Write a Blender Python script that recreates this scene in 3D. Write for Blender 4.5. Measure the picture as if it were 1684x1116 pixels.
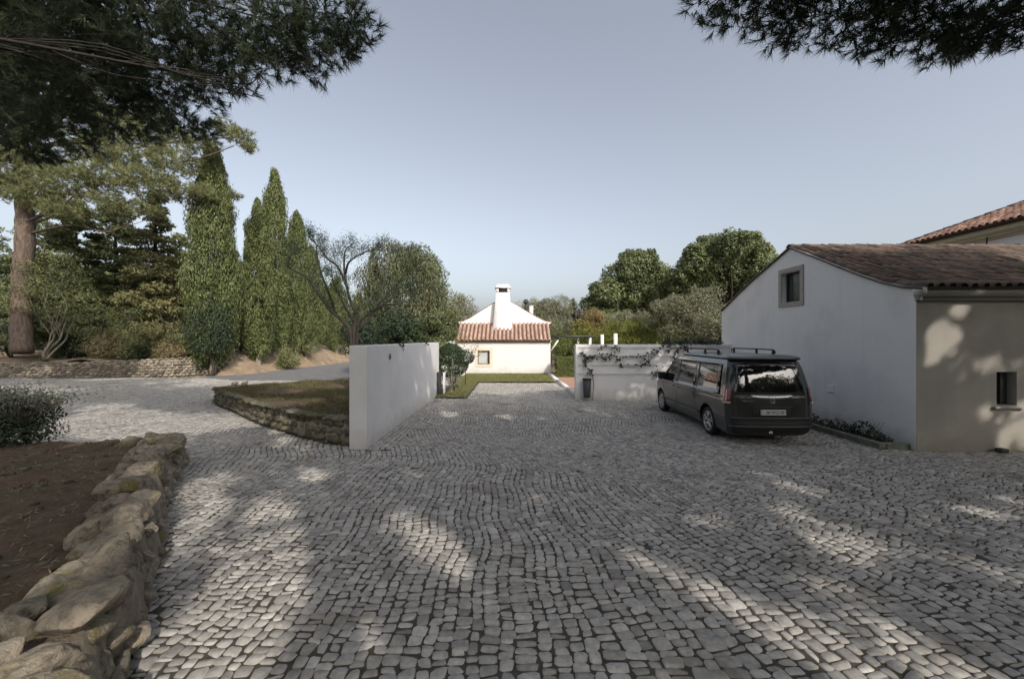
import bpy, bmesh, math, random
import numpy as np
from mathutils import Vector, Matrix, noise

R = math.radians
rng = np.random.default_rng(11)
random.seed(11)
scene = bpy.context.scene
for o in list(bpy.data.objects):
    bpy.data.objects.remove(o)

# ------------------------------------------------------------------ camera, sky, sun, exposure
F = 660.0                                   # focal length in photo pixels (1684 wide)
EYE = 2.3
cam_d = bpy.data.cameras.new('camera')
cam_d.sensor_width = 36.0
cam_d.lens = 36.0 * F / 1684.0
cam_d.clip_start = 0.05
cam_d.clip_end = 3000
cam = bpy.data.objects.new('camera', cam_d)
cam.location = (0, 0, EYE)
cam.rotation_euler = (R(90), 0, 0)
scene.collection.objects.link(cam)
scene.camera = cam

SUN_EL, SUN_AZ = R(36), R(28)               # azimuth: to the right of straight behind the camera
SDIR = Vector((math.sin(SUN_AZ) * math.cos(SUN_EL), -math.cos(SUN_AZ) * math.cos(SUN_EL), math.sin(SUN_EL)))
world = bpy.data.worlds.new('World')
scene.world = world
world.use_nodes = True
wn, wl = world.node_tree.nodes, world.node_tree.links
wn.clear()
wo = wn.new('ShaderNodeOutputWorld')
bg = wn.new('ShaderNodeBackground')
sky = wn.new('ShaderNodeTexSky')
sky.sky_type = 'NISHITA'
sky.sun_disc = False
sky.sun_elevation = SUN_EL
sky.sun_rotation = math.atan2(SDIR.x, SDIR.y)
sky.altitude = 100
sky.air_density = 1.0
sky.dust_density = 5.0
sky.ozone_density = 1.2
hs = wn.new('ShaderNodeHueSaturation')
hs.inputs['Saturation'].default_value = 0.48
wl.new(sky.outputs[0], hs.inputs['Color'])
wl.new(hs.outputs[0], bg.inputs['Color'])
bg.inputs['Strength'].default_value = 0.13
wl.new(bg.outputs[0], wo.inputs['Surface'])

sun_d = bpy.data.lights.new('sun', 'SUN')
sun_d.energy = 2.0
sun_d.angle = R(0.55)
sun_d.color = (1.0, 0.925, 0.83)
sun = bpy.data.objects.new('sun', sun_d)
sun.rotation_euler = SDIR.to_track_quat('Z', 'Y').to_euler()
sun.location = (20, -40, 30)
scene.collection.objects.link(sun)

scene.view_settings.view_transform = 'Standard'
scene.view_settings.look = 'None'
scene.view_settings.gamma = 1.0
scene.view_settings.exposure = 0.74
scene.view_settings.use_curve_mapping = False
scene.render.engine = 'CYCLES'
scene.cycles.max_bounces = 6
scene.cycles.transparent_max_bounces = 6
scene.cycles.use_denoising = True

# ------------------------------------------------------------------ materials
def srgb(r, g, b):
    f = lambda c: c / 12.92 if c <= 0.04045 else ((c + 0.055) / 1.055) ** 2.4
    return tuple(f(c / 255.0) for c in (r, g, b))

MATS = {}
def mat(name, c1, c2=None, scale=3.0, detail=6, rough=0.85, bump=0.0, bscale=None, metallic=0.0, spec=0.3,
        coat=0.0, tint=None, stretch=None, contrast=(0.35, 0.65), objrand=0.0, splash=None, c3=None, s3=0.7, r3=(0.55, 0.7), bdist=0.02):
    """principled material: noise mix of two colours, optional third blotch colour, bump, per-piece tint attribute"""
    m = bpy.data.materials.new(name)
    m.use_nodes = True
    n, l = m.node_tree.nodes, m.node_tree.links
    p = n['Principled BSDF']
    p.inputs['Roughness'].default_value = rough
    p.inputs['Metallic'].default_value = metallic
    p.inputs['Specular IOR Level'].default_value = spec
    p.inputs['Coat Weight'].default_value = coat
    p.inputs['Coat Roughness'].default_value = 0.04
    g = n.new('ShaderNodeNewGeometry')
    vec = g.outputs['Position']
    if stretch:
        mp = n.new('ShaderNodeMapping')
        mp.inputs['Scale'].default_value = stretch
        l.new(vec, mp.inputs['Vector'])
        svec = mp.outputs[0]
    else:
        svec = vec
    col = None
    if c2 is None:
        p.inputs['Base Color'].default_value = (*c1, 1)
        rgb = n.new('ShaderNodeRGB'); rgb.outputs[0].default_value = (*c1, 1); col = rgb.outputs[0]
    else:
        t = n.new('ShaderNodeTexNoise')
        t.inputs['Scale'].default_value = scale
        t.inputs['Detail'].default_value = detail
        t.inputs['Roughness'].default_value = 0.6
        l.new(svec, t.inputs['Vector'])
        rp = n.new('ShaderNodeMapRange')
        rp.inputs['From Min'].default_value, rp.inputs['From Max'].default_value = contrast
        l.new(t.outputs['Fac'], rp.inputs['Value'])
        mx = n.new('ShaderNodeMix'); mx.data_type = 'RGBA'
        mx.inputs['A'].default_value = (*c1, 1); mx.inputs['B'].default_value = (*c2, 1)
        l.new(rp.outputs[0], mx.inputs['Factor'])
        col = mx.outputs['Result']
    if c3 is not None:
        t3 = n.new('ShaderNodeTexNoise')
        t3.inputs['Scale'].default_value = s3; t3.inputs['Detail'].default_value = 8; t3.inputs['Roughness'].default_value = 0.65
        l.new(vec, t3.inputs['Vector'])
        r = n.new('ShaderNodeMapRange'); r.inputs['From Min'].default_value, r.inputs['From Max'].default_value = r3
        l.new(t3.outputs['Fac'], r.inputs['Value'])
        mx3 = n.new('ShaderNodeMix'); mx3.data_type = 'RGBA'
        l.new(col, mx3.inputs['A']); mx3.inputs['B'].default_value = (*c3, 1)
        l.new(r.outputs[0], mx3.inputs['Factor'])
        col = mx3.outputs['Result']
    if splash is not None:                 # rain splash and damp along the foot of a wall
        sx_ = n.new('ShaderNodeSeparateXYZ'); l.new(vec, sx_.inputs[0])
        ts = n.new('ShaderNodeTexNoise'); ts.inputs['Scale'].default_value = 3.5; ts.inputs['Detail'].default_value = 9; ts.inputs['Roughness'].default_value = 0.7
        l.new(vec, ts.inputs['Vector'])
        ad = n.new('ShaderNodeMath'); ad.operation = 'MULTIPLY_ADD'; ad.inputs[1].default_value = -0.9; l.new(ts.outputs['Fac'], ad.inputs[0]); l.new(sx_.outputs['Z'], ad.inputs[2])
        rs_ = n.new('ShaderNodeMapRange'); rs_.inputs['From Min'].default_value, rs_.inputs['From Max'].default_value = 0.0, -0.5
        rs_.inputs['To Min'].default_value, rs_.inputs['To Max'].default_value = 0.0, 0.55
        l.new(ad.outputs[0], rs_.inputs['Value'])
        mxs = n.new('ShaderNodeMix'); mxs.data_type = 'RGBA'
        l.new(col, mxs.inputs['A']); mxs.inputs['B'].default_value = (*splash, 1); l.new(rs_.outputs[0], mxs.inputs['Factor'])
        col = mxs.outputs['Result']
    if tint is not None:                   # tint attribute 0..1 -> value range
        a = n.new('ShaderNodeAttribute'); a.attribute_name = 'tint'
        r = n.new('ShaderNodeMapRange')
        r.inputs['To Min'].default_value, r.inputs['To Max'].default_value = tint
        l.new(a.outputs['Fac'], r.inputs['Value'])
        vm = n.new('ShaderNodeVectorMath'); vm.operation = 'SCALE'
        l.new(col, vm.inputs[0]); l.new(r.outputs[0], vm.inputs['Scale'])
        col = vm.outputs[0]
    if objrand:
        oi = n.new('ShaderNodeObjectInfo')
        r = n.new('ShaderNodeMapRange')
        r.inputs['To Min'].default_value, r.inputs['To Max'].default_value = 1 - objrand, 1 + objrand
        l.new(oi.outputs['Random'], r.inputs['Value'])
        vm = n.new('ShaderNodeVectorMath'); vm.operation = 'SCALE'
        l.new(col, vm.inputs[0]); l.new(r.outputs[0], vm.inputs['Scale'])
        col = vm.outputs[0]
    l.new(col, p.inputs['Base Color'])
    if bump > 0:
        tb = n.new('ShaderNodeTexNoise')
        tb.inputs['Scale'].default_value = bscale or scale * 4
        tb.inputs['Detail'].default_value = 8; tb.inputs['Roughness'].default_value = 0.65
        l.new(svec if stretch else vec, tb.inputs['Vector'])
        bn = n.new('ShaderNodeBump')
        bn.inputs['Strength'].default_value = bump
        bn.inputs['Distance'].default_value = bdist
        l.new(tb.outputs['Fac'], bn.inputs['Height'])
        l.new(bn.outputs[0], p.inputs['Normal'])
    MATS[name] = m
    return m

def leaf_mat(name, dark, light, trans=0.3, third=None, rough=0.6):
    """leaf colour runs from dark to light with the per-leaf tint; third colour for the top few per cent"""
    m = bpy.data.materials.new(name)
    m.use_nodes = True
    n, l = m.node_tree.nodes, m.node_tree.links
    out = n['Material Output']; n.remove(n['Principled BSDF'])
    a = n.new('ShaderNodeAttribute'); a.attribute_name = 'tint'
    rp = n.new('ShaderNodeValToRGB')
    e = rp.color_ramp.elements
    e[0].position, e[0].color = 0.0, (*dark, 1)
    e[1].position, e[1].color = 0.85, (*light, 1)
    if third:
        x = e.new(1.0); x.color = (*third, 1)
    l.new(a.outputs['Fac'], rp.inputs[0])
    d = n.new('ShaderNodeBsdfPrincipled'); d.inputs['Roughness'].default_value = rough; d.inputs['Specular IOR Level'].default_value = 0.25
    t = n.new('ShaderNodeBsdfTranslucent')
    l.new(rp.outputs[0], d.inputs['Base Color']); l.new(rp.outputs[0], t.inputs['Color'])
    mx = n.new('ShaderNodeMixShader'); mx.inputs[0].default_value = trans
    l.new(d.outputs[0], mx.inputs[1]); l.new(t.outputs[0], mx.inputs[2])
    l.new(mx.outputs[0], out.inputs['Surface'])
    MATS[name] = m
    return m

m_cobble = mat('limestone_setts', (0.50, 0.475, 0.435), (0.33, 0.315, 0.29), scale=16, detail=10, rough=0.8, bump=0.6, bscale=38, tint=(0.55, 1.25), c3=(0.22, 0.195, 0.155), s3=1.1, r3=(0.55, 0.74), bdist=0.01)
m_joint = mat('joint_dirt', (0.055, 0.050, 0.042), (0.09, 0.08, 0.062), scale=14, rough=0.95, bump=0.5, bscale=60)
m_asphalt = mat('asphalt', (0.13, 0.13, 0.135), (0.18, 0.178, 0.175), scale=1.5, rough=0.9, bump=0.3, bscale=90)
m_soil = mat('needle_soil', (0.085, 0.060, 0.040), (0.15, 0.105, 0.068), scale=5, rough=0.95, bump=0.9, bscale=30, c3=(0.07, 0.075, 0.035), s3=1.3, bdist=0.04)
m_earth = mat('dry_bank_earth', (0.33, 0.255, 0.175), (0.22, 0.165, 0.11), scale=1.6, rough=0.95, bump=0.8, bscale=16, c3=(0.14, 0.11, 0.06), s3=0.9, r3=(0.55, 0.68), bdist=0.05)
m_field = mat('dry_field', (0.17, 0.15, 0.085), (0.10, 0.10, 0.05), scale=0.4, rough=0.95, bump=0.5, bscale=6)
m_plaster = mat('white_plaster', (0.78, 0.77, 0.76), (0.73, 0.72, 0.71), scale=1.4, rough=0.9, bump=0.3, bscale=22, bdist=0.004, splash=(0.40, 0.37, 0.31), c3=(0.70, 0.69, 0.67), s3=0.9, r3=(0.5, 0.7))
m_streak = mat('streaked_white_plaster', (0.79, 0.78, 0.765), (0.70, 0.69, 0.67), scale=1.1, detail=9, rough=0.9, stretch=(2.6, 2.6, 0.16), contrast=(0.52, 0.85), c3=(0.66, 0.65, 0.63), s3=0.7, r3=(0.5, 0.75), splash=(0.36, 0.36, 0.29), bump=0.25, bscale=22, bdist=0.004)
m_greywall = mat('ochre_grey_plaster', (0.39, 0.367, 0.325), (0.33, 0.312, 0.28), scale=1.1, rough=0.92, bump=0.25, bscale=45, c3=(0.30, 0.29, 0.26), s3=0.8, r3=(0.5, 0.75), bdist=0.006, splash=(0.24, 0.22, 0.17))
m_plaster_dim = mat('dimmed_white_plaster', (0.69, 0.68, 0.67), (0.65, 0.64, 0.63), scale=1.2, rough=0.92, bump=0.3, bscale=22, bdist=0.004, splash=(0.42, 0.39, 0.33), c3=(0.58, 0.565, 0.545), s3=0.8, r3=(0.52, 0.75))  # cottage white, darkened in colour to offset overexposed sunlight
m_cream = mat('cream_lime_trim', (0.66, 0.60, 0.47), (0.58, 0.53, 0.42), scale=4, rough=0.9, bump=0.1, bscale=50)
m_stonetrim = mat('grey_stone_trim', (0.42, 0.385, 0.345), (0.34, 0.31, 0.28), scale=6, rough=0.9, bump=0.3, bscale=40, bdist=0.006)
m_tile_old = mat('weathered_clay_tile', (0.20, 0.138, 0.11), (0.12, 0.092, 0.076), scale=5, rough=0.92, bump=0.4, bscale=40, tint=(0.55, 1.5), c3=(0.085, 0.08, 0.065), s3=1.7, r3=(0.5, 0.66))
m_channel_red = mat('shaded_channel_tile', (0.15, 0.085, 0.062), (0.10, 0.065, 0.05), scale=4, rough=0.95)  # darkened for the shade in the hollows between barrel tiles
m_channel_old = mat('shaded_old_channel_tile', (0.075, 0.058, 0.048), (0.05, 0.045, 0.038), scale=4, rough=0.95)  # very dark brown carrying the shade between the annex roof tiles
m_tile_pale = mat('pale_terracotta_tile', (0.39, 0.275, 0.22), (0.31, 0.205, 0.16), scale=4, rough=0.9, bump=0.2, bscale=30, tint=(0.75, 1.2))
m_tile_red = mat('red_clay_tile', (0.34, 0.205, 0.15), (0.24, 0.145, 0.11), scale=4, rough=0.9, bump=0.3, bscale=30, tint=(0.6, 1.4), c3=(0.22, 0.15, 0.11), s3=1.3, r3=(0.56, 0.72))
m_mossstone = mat('mossy_wall_stone', (0.17, 0.155, 0.115), (0.09, 0.085, 0.06), scale=8, rough=0.95, bump=0.9, bscale=22, tint=(0.6, 1.4), c3=(0.085, 0.09, 0.04), s3=2.2, r3=(0.48, 0.64), bdist=0.03)
m_rubble = mat('tan_rubble_stone', (0.43, 0.37, 0.285), (0.19, 0.16, 0.12), contrast=(0.46, 0.66), scale=13, detail=15, rough=0.95, bump=1.0, bscale=17, tint=(0.65, 1.25), c3=(0.28, 0.25, 0.10), s3=3.2, r3=(0.54, 0.64), bdist=0.09)
m_mortar = mat('earth_mortar', (0.33, 0.28, 0.21), (0.18, 0.15, 0.11), scale=6, detail=12, rough=0.95, bump=1.0, bscale=24, bdist=0.03)
m_drystone = mat('dry_stone', (0.27, 0.235, 0.19), (0.17, 0.15, 0.12), scale=5, rough=0.95, bump=0.8, bscale=20, tint=(0.5, 1.6), bdist=0.03)
m_greenkerb = mat('mossy_kerb', (0.19, 0.20, 0.165), (0.12, 0.135, 0.10), scale=6, rough=0.9, bump=0.5, bscale=30)
m_bark = mat('pine_bark', (0.20, 0.15, 0.118), (0.07, 0.056, 0.048), scale=9, detail=10, rough=0.95, bump=1.0, bscale=12, stretch=(1, 1, 0.22), contrast=(0.35, 0.7), bdist=0.08)
m_darkbark = mat('dark_bark', (0.055, 0.046, 0.038), (0.032, 0.028, 0.024), scale=6, rough=0.95, bump=0.8, bscale=14, stretch=(1, 1, 0.4), bdist=0.04)
m_palebark = mat('pale_bark', (0.27, 0.24, 0.19), (0.16, 0.14, 0.11), scale=6, rough=0.95, bump=0.6, bscale=14, stretch=(1, 1, 0.4))
m_paint = mat('dark_grey_van_paint', (0.026, 0.029, 0.029), rough=0.32, metallic=0.35, spec=0.5, coat=1.0)
m_roofpaint = mat('dark_grey_roof_paint', (0.055, 0.058, 0.058), rough=0.4, metallic=0.2, spec=0.5, coat=0.6)
m_black = mat('black_plastic', (0.014, 0.014, 0.014), rough=0.55, spec=0.4)
m_glass = mat('tinted_glass', (0.010, 0.011, 0.011), rough=0.03, spec=0.9, coat=0.6)
m_windowglass = mat('dark_window_glass', (0.035, 0.04, 0.045), rough=0.05, spec=0.8)
m_curtain = mat('pale_blind', (0.46, 0.47, 0.45), (0.40, 0.41, 0.40), scale=3, rough=0.9)
m_darkframe = mat('dark_window_frame', (0.035, 0.028, 0.024), rough=0.6)
m_inside = mat('unlit_room', (0.02, 0.02, 0.02), rough=0.9)
m_chrome = mat('satin_chrome', (0.62, 0.62, 0.62), rough=0.25, metallic=1.0)
m_alloy = mat('alloy_rim', (0.50, 0.50, 0.50), rough=0.35, metallic=0.85)
m_rubber = mat('tyre_rubber', (0.020, 0.020, 0.020), (0.032, 0.03, 0.028), scale=8, rough=0.85)
m_redlens = mat('red_lens', (0.22, 0.010, 0.010), rough=0.12, spec=0.6, coat=0.5)
m_whitelens = mat('clear_lens', (0.55, 0.50, 0.46), rough=0.15, spec=0.6)
m_plate = mat('plate_white', (0.55, 0.55, 0.54), rough=0.45)
m_print = mat('plate_print', (0.03, 0.03, 0.035), rough=0.6)
m_steel = mat('dark_steel', (0.05, 0.055, 0.05), rough=0.6, metallic=0.3)
m_binplastic = mat('charcoal_bin', (0.055, 0.057, 0.06), (0.04, 0.042, 0.045), scale=7, rough=0.55, spec=0.4)
m_wire = mat('steel_wire', (0.20, 0.20, 0.205), rough=0.5, metallic=0.6)
m_whitepost = mat('whitewashed_post', (0.72, 0.70, 0.64), (0.60, 0.58, 0.53), scale=5, rough=0.9)
m_terracotta = mat('terracotta_path', (0.40, 0.235, 0.165), (0.33, 0.19, 0.13), scale=4, rough=0.92, bump=0.3, bscale=20)
m_paleplastic = mat('pale_plastic', (0.78, 0.78, 0.77), rough=0.5)

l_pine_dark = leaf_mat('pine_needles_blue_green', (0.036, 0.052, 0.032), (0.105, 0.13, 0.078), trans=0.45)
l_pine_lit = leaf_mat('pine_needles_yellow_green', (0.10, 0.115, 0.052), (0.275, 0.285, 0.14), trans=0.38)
l_cypress = leaf_mat('cypress_sprays', (0.068, 0.090, 0.035), (0.20, 0.228, 0.092), trans=0.32)
l_cedar = leaf_mat('cedar_sprays', (0.078, 0.098, 0.046), (0.215, 0.24, 0.108), trans=0.36)
l_conifer = leaf_mat('pale_conifer_sprays', (0.10, 0.105, 0.046), (0.26, 0.25, 0.115), trans=0.32)
l_oak = leaf_mat('oak_leaves', (0.062, 0.084, 0.038), (0.205, 0.235, 0.108), trans=0.36)
l_olive = leaf_mat('olive_leaves', (0.105, 0.112, 0.066), (0.26, 0.26, 0.165), trans=0.3)
l_pepper = leaf_mat('pepper_tree_leaves', (0.055, 0.070, 0.032), (0.175, 0.18, 0.095), trans=0.3, third=(0.30, 0.28, 0.18))
l_yhedge = leaf_mat('yellow_hedge_leaves', (0.085, 0.105, 0.022), (0.24, 0.25, 0.055), trans=0.3)
l_hedge = leaf_mat('clipped_hedge_leaves', (0.055, 0.075, 0.022), (0.15, 0.17, 0.05), trans=0.25)
l_shrub = leaf_mat('shrub_leaves', (0.08, 0.10, 0.042), (0.25, 0.262, 0.12), trans=0.3, third=(0.30, 0.28, 0.16))
l_dryshrub = leaf_mat('dry_shrub_leaves', (0.16, 0.13, 0.065), (0.36, 0.30, 0.17), trans=0.3)
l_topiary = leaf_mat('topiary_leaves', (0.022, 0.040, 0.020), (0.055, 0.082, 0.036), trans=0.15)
l_white = leaf_mat('variegated_leaves', (0.05, 0.07, 0.04), (0.30, 0.32, 0.26), trans=0.2, third=(0.52, 0.52, 0.47))
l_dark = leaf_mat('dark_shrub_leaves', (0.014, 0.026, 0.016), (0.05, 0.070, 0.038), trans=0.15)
l_russet = leaf_mat('russet_leaves', (0.15, 0.095, 0.045), (0.30, 0.22, 0.10), trans=0.3)
l_grass = leaf_mat('lawn_blades', (0.12, 0.13, 0.045), (0.27, 0.265, 0.11), trans=0.3)
l_drygrass = leaf_mat('dry_grass_blades', (0.07, 0.075, 0.03), (0.19, 0.165, 0.09), trans=0.25)
l_ivy = leaf_mat('creeper_leaves', (0.018, 0.026, 0.016), (0.05, 0.06, 0.035), trans=0.2)

# ------------------------------------------------------------------ object helpers
COL = scene.collection
def empty(name, loc, label=None, cat=None, group=None, kind=None, rz=0.0):
    o = bpy.data.objects.new(name, None)
    o.location = loc; o.rotation_euler = (0, 0, rz); o.empty_display_size = 0.2
    COL.objects.link(o)
    return tag(o, label, cat, group, kind)

def tag(o, label=None, cat=None, group=None, kind=None):
    if label: o['label'] = label
    if cat: o['category'] = cat
    if group: o['group'] = group
    if kind: o['kind'] = kind
    return o

def base_of(parent):
    p, v = parent, Vector((0, 0, 0))
    while p is not None:
        v = v + p.location
        p = p.parent
    return v

def make_mesh(name, V, faces, m=None, tint=None, smooth=False):
    """faces: list of integer arrays (M,k). tint: per-vertex float"""
    V = np.asarray(V, dtype=np.float32)
    me = bpy.data.meshes.new(name)
    me.vertices.add(len(V)); me.vertices.foreach_set('co', V.ravel())
    faces = [np.asarray(f, dtype=np.int32) for f in faces if len(f)]
    nl = sum(f.size for f in faces); nf = sum(len(f) for f in faces)
    me.loops.add(nl); me.polygons.add(nf)
    me.loops.foreach_set('vertex_index', np.concatenate([f.ravel() for f in faces]))
    tot = np.concatenate([np.full(len(f), f.shape[1], dtype=np.int32) for f in faces])
    start = np.concatenate([[0], np.cumsum(tot)[:-1]]).astype(np.int32)
    me.polygons.foreach_set('loop_start', start)
    if smooth:
        me.polygons.foreach_set('use_smooth', np.ones(nf, dtype=bool))
    if tint is not None:
        a = me.attributes.new('tint', 'FLOAT', 'POINT')
        a.data.foreach_set('value', np.asarray(tint, dtype=np.float32))
    me.update(calc_edges=True)
    me.validate()
    if m: me.materials.append(m)
    return me

def obj(name, V, faces, m, parent=None, tint=None, smooth=False, local=False):
    V = np.asarray(V, dtype=np.float64)
    if parent is not None and not local:
        V = V - np.array(base_of(parent))
    o = bpy.data.objects.new(name, make_mesh(name, V, faces, m, tint, smooth))
    COL.objects.link(o)
    if parent is not None: o.parent = parent
    return o

class MB:
    """collects geometry (mixed tris, quads) into one mesh"""
    def __init__(s): s.V, s.F, s.T, s.n = [], {}, [], 0
    def add(s, V, F, t=0.5):
        V = np.asarray(V, dtype=np.float64)
        for f in F:
            f = np.asarray(f, dtype=np.int64)
            if len(f) == 0: continue
            s.F.setdefault(f.shape[1], []).append(f + s.n)
        s.V.append(V); s.n += len(V)
        s.T.append(np.full(len(V), t) if np.isscalar(t) else np.asarray(t))
        return s
    def box(s, lo, hi, t=0.5, M=None):
        (a, b, c), (d, e, f) = lo, hi
        V = np.array([[a, b, c], [d, b, c], [d, e, c], [a, e, c], [a, b, f], [d, b, f], [d, e, f], [a, e, f]], float)
        if M is not None: V = V @ np.array(M.to_3x3()).T + np.array(M.translation)
        return s.add(V, [[[3, 2, 1, 0], [4, 5, 6, 7], [0, 1, 5, 4], [1, 2, 6, 5], [2, 3, 7, 6], [3, 0, 4, 7]]], t)
    def tube(s, P, rad, sides=8, t=0.5, cap=True):
        V, F = tube(P, rad, sides, cap)
        return s.add(V, F, t)
    def obj(s, name, m, parent=None, smooth=False, local=False):
        V = np.concatenate(s.V); T = np.concatenate(s.T)
        return obj(name, V, [np.concatenate(f) for f in s.F.values()], m, parent, T, smooth, local)

def tube(P, rad, sides=8, cap=True):
    P = np.asarray(P, float); n = len(P)
    rad = np.full(n, rad, float) if np.isscalar(rad) else np.asarray(rad, float)
    d = np.gradient(P, axis=0); d /= np.linalg.norm(d, axis=1)[:, None] + 1e-9
    ref = np.array([0, 0, 1.0]) if abs(d[0][2]) < 0.9 else np.array([1.0, 0, 0])
    V = []
    a = np.cross(ref, d[0]); a /= np.linalg.norm(a)
    ang = np.linspace(0, 2 * np.pi, sides, endpoint=False)
    for i in range(n):
        a = a - d[i] * a.dot(d[i]); a /= np.linalg.norm(a) + 1e-9
        b = np.cross(d[i], a)
        V.append(P[i] + rad[i] * (np.cos(ang)[:, None] * a + np.sin(ang)[:, None] * b))
    V = np.concatenate(V)
    q = []
    for i in range(n - 1):
        for k in range(sides):
            k2 = (k + 1) % sides
            q.append([i * sides + k, i * sides + k2, (i + 1) * sides + k2, (i + 1) * sides + k])
    F = [q]
    if cap:
        F.append([list(range(sides))[::-1], list(range((n - 1) * sides, n * sides))])
    return V, F

def smooth_path(pts, n=8):
    """Catmull-Rom through points"""
    P = np.asarray(pts, float)
    P = np.vstack([2 * P[0] - P[1], P, 2 * P[-1] - P[-2]])
    out = []
    for i in range(1, len(P) - 2):
        for t in np.linspace(0, 1, n, endpoint=False):
            a, b, c, d = P[i - 1], P[i], P[i + 1], P[i + 2]
            out.append(0.5 * ((2 * b) + (-a + c) * t + (2 * a - 5 * b + 4 * c - d) * t * t + (-a + 3 * b - 3 * c + d) * t ** 3))
    out.append(P[-2])
    return np.array(out)

def bevel_box(name, lo, hi, m, parent=None, bev=0.01, local=False, seg=2):
    """box with rounded edges as one mesh object"""
    bm = bmesh.new()
    bmesh.ops.create_cube(bm, size=1)
    lo, hi = Vector(lo), Vector(hi)
    off = Vector((0, 0, 0)) if (parent is None or local) else base_of(parent)
    for v in bm.verts:
        v.co = Vector((lo[i] + (v.co[i] + 0.5) * (hi[i] - lo[i]) for i in range(3))) - off
    if bev: bmesh.ops.bevel(bm, geom=bm.edges[:], offset=bev, segments=seg, affect='EDGES', profile=0.6)
    me = bpy.data.meshes.new(name); bm.to_mesh(me); bm.free()
    me.materials.append(m)
    o = bpy.data.objects.new(name, me); COL.objects.link(o)
    if parent: o.parent = parent
    return o

def at(px, py, Y):
    """photo pixel at depth Y -> world point"""
    return np.array([(px - 842) / F * Y, Y, EYE - (py - 558) / F * Y])

def unit(v):
    return v / (np.linalg.norm(v, axis=-1, keepdims=True) + 1e-9)

def rand_dirs(n):
    return unit(rng.normal(size=(n, 3)))

def lump(P, s=1.0, seed=0.0):
    """cheap smooth pseudo-noise in -1..1 for arrays of points"""
    x, y, z = P[:, 0] * s + seed, P[:, 1] * s + seed * 1.7, P[:, 2] * s - seed * 0.6
    return (np.sin(x * 1.7 + 1.3 * np.sin(y * 1.1 + z)) + np.sin(y * 2.1 + 1.1 * np.sin(z * 1.3 + x * .7)) + np.sin(z * 1.9 + 1.2 * np.sin(x * 1.5 - y))) / 3

# ------------------------------------------------------------------ foliage helpers
def leaves(P, N, L, W, tint, jit=0.6, axis=None, axis_w=0.0):
    """one diamond leaf at every point: N = preferred facing normal"""
    n = len(P)
    nrm = unit(N + jit * rng.normal(size=(n, 3)))
    d = rng.normal(size=(n, 3))
    if axis is not None: d = d * (1 - axis_w) + np.asarray(axis) * axis_w * 2.0
    d = unit(d - nrm * np.sum(d * nrm, 1, keepdims=True))
    w = np.cross(nrm, d)
    L = np.asarray(L) * rng.uniform(0.65, 1.35, n); W = np.asarray(W) * rng.uniform(0.65, 1.35, n)
    a = P - d * L[:, None] * 0.5; c = P + d * L[:, None] * 0.5
    m = P + d * (L * 0.05)[:, None]
    b = m + w * W[:, None] * 0.5; e = m - w * W[:, None] * 0.5
    V = np.stack([a, b, c, e], 1).reshape(-1, 3)
    Fq = np.arange(4 * n).reshape(n, 4)
    return V, Fq, np.repeat(np.clip(tint, 0, 1), 4)

def blob_points(c, r, n, shell=0.55):
    d = rand_dirs(n)
    u = shell + (1.05 - shell) * rng.random(n) ** 0.6
    return np.asarray(c) + d * u[:, None] * np.asarray(r), d

def crown(name, blobs, per, L, W, m, parent, tint0=0.5, spread=0.22, blobvar=0.25, up=0.35, jit=0.55, axis=None, axis_w=0, shell=0.5, sub=0):
    """blobs: list of (centre, radii); per = leaves for a blob of 1 m2 surface"""
    Vs, Fs, Ts, n0 = [], [], [], 0
    extra = []
    for c, r in blobs:                          # smaller clumps breaking each outline
        r = np.asarray(r, float) * np.ones(3)
        for _ in range(sub):
            d = rand_dirs(1)[0]; extra.append((np.asarray(c) + d * r * .92, r * rng.uniform(.28, .45)))
    for c, r in list(blobs) + extra:
        r = np.asarray(r, float) * np.ones(3)
        n = max(30, int(per * (r[0] * r[1] + r[1] * r[2] + r[0] * r[2]) / 3))
        P, d = blob_points(c, r, n, shell)
        P += 0.14 * r.mean() * np.stack([lump(P, 2.6, 1), lump(P, 2.6, 5), lump(P, 2.6, 9)], 1)
        t = tint0 + blobvar * rng.normal() * 0.6 + spread * rng.normal(size=n)
        V, Fq, T = leaves(P, d + np.array([0, 0, up]), L, W, t, jit, axis, axis_w)
        Vs.append(V); Fs.append(Fq + n0); Ts.append(T); n0 += len(V)
    return obj(name, np.concatenate(Vs), [np.concatenate(Fs)], m, parent, np.concatenate(Ts))

def tufts(P, D, k, L, w, tint, spread=0.75):
    """pine needle tufts: k needles each fanning about direction D"""
    n = len(P)
    P2 = np.repeat(P, k, 0); D2 = np.repeat(D, k, 0)
    d = unit(D2 + spread * rng.normal(size=(n * k, 3)))
    s = unit(np.cross(d, rand_dirs(n * k)))
    Ln = L * rng.uniform(0.6, 1.2, n * k)[:, None]
    base = P2 - D2 * (L * 0.7 * rng.random((n * k, 1)))
    V = np.stack([base - s * w * 0.5, base + s * w * 0.5, base + d * Ln], 1).reshape(-1, 3)
    t = np.repeat(np.clip(np.repeat(tint, k) + 0.12 * rng.normal(size=n * k), 0, 1), 3)
    return V, np.arange(3 * n * k).reshape(-1, 3), t

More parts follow.
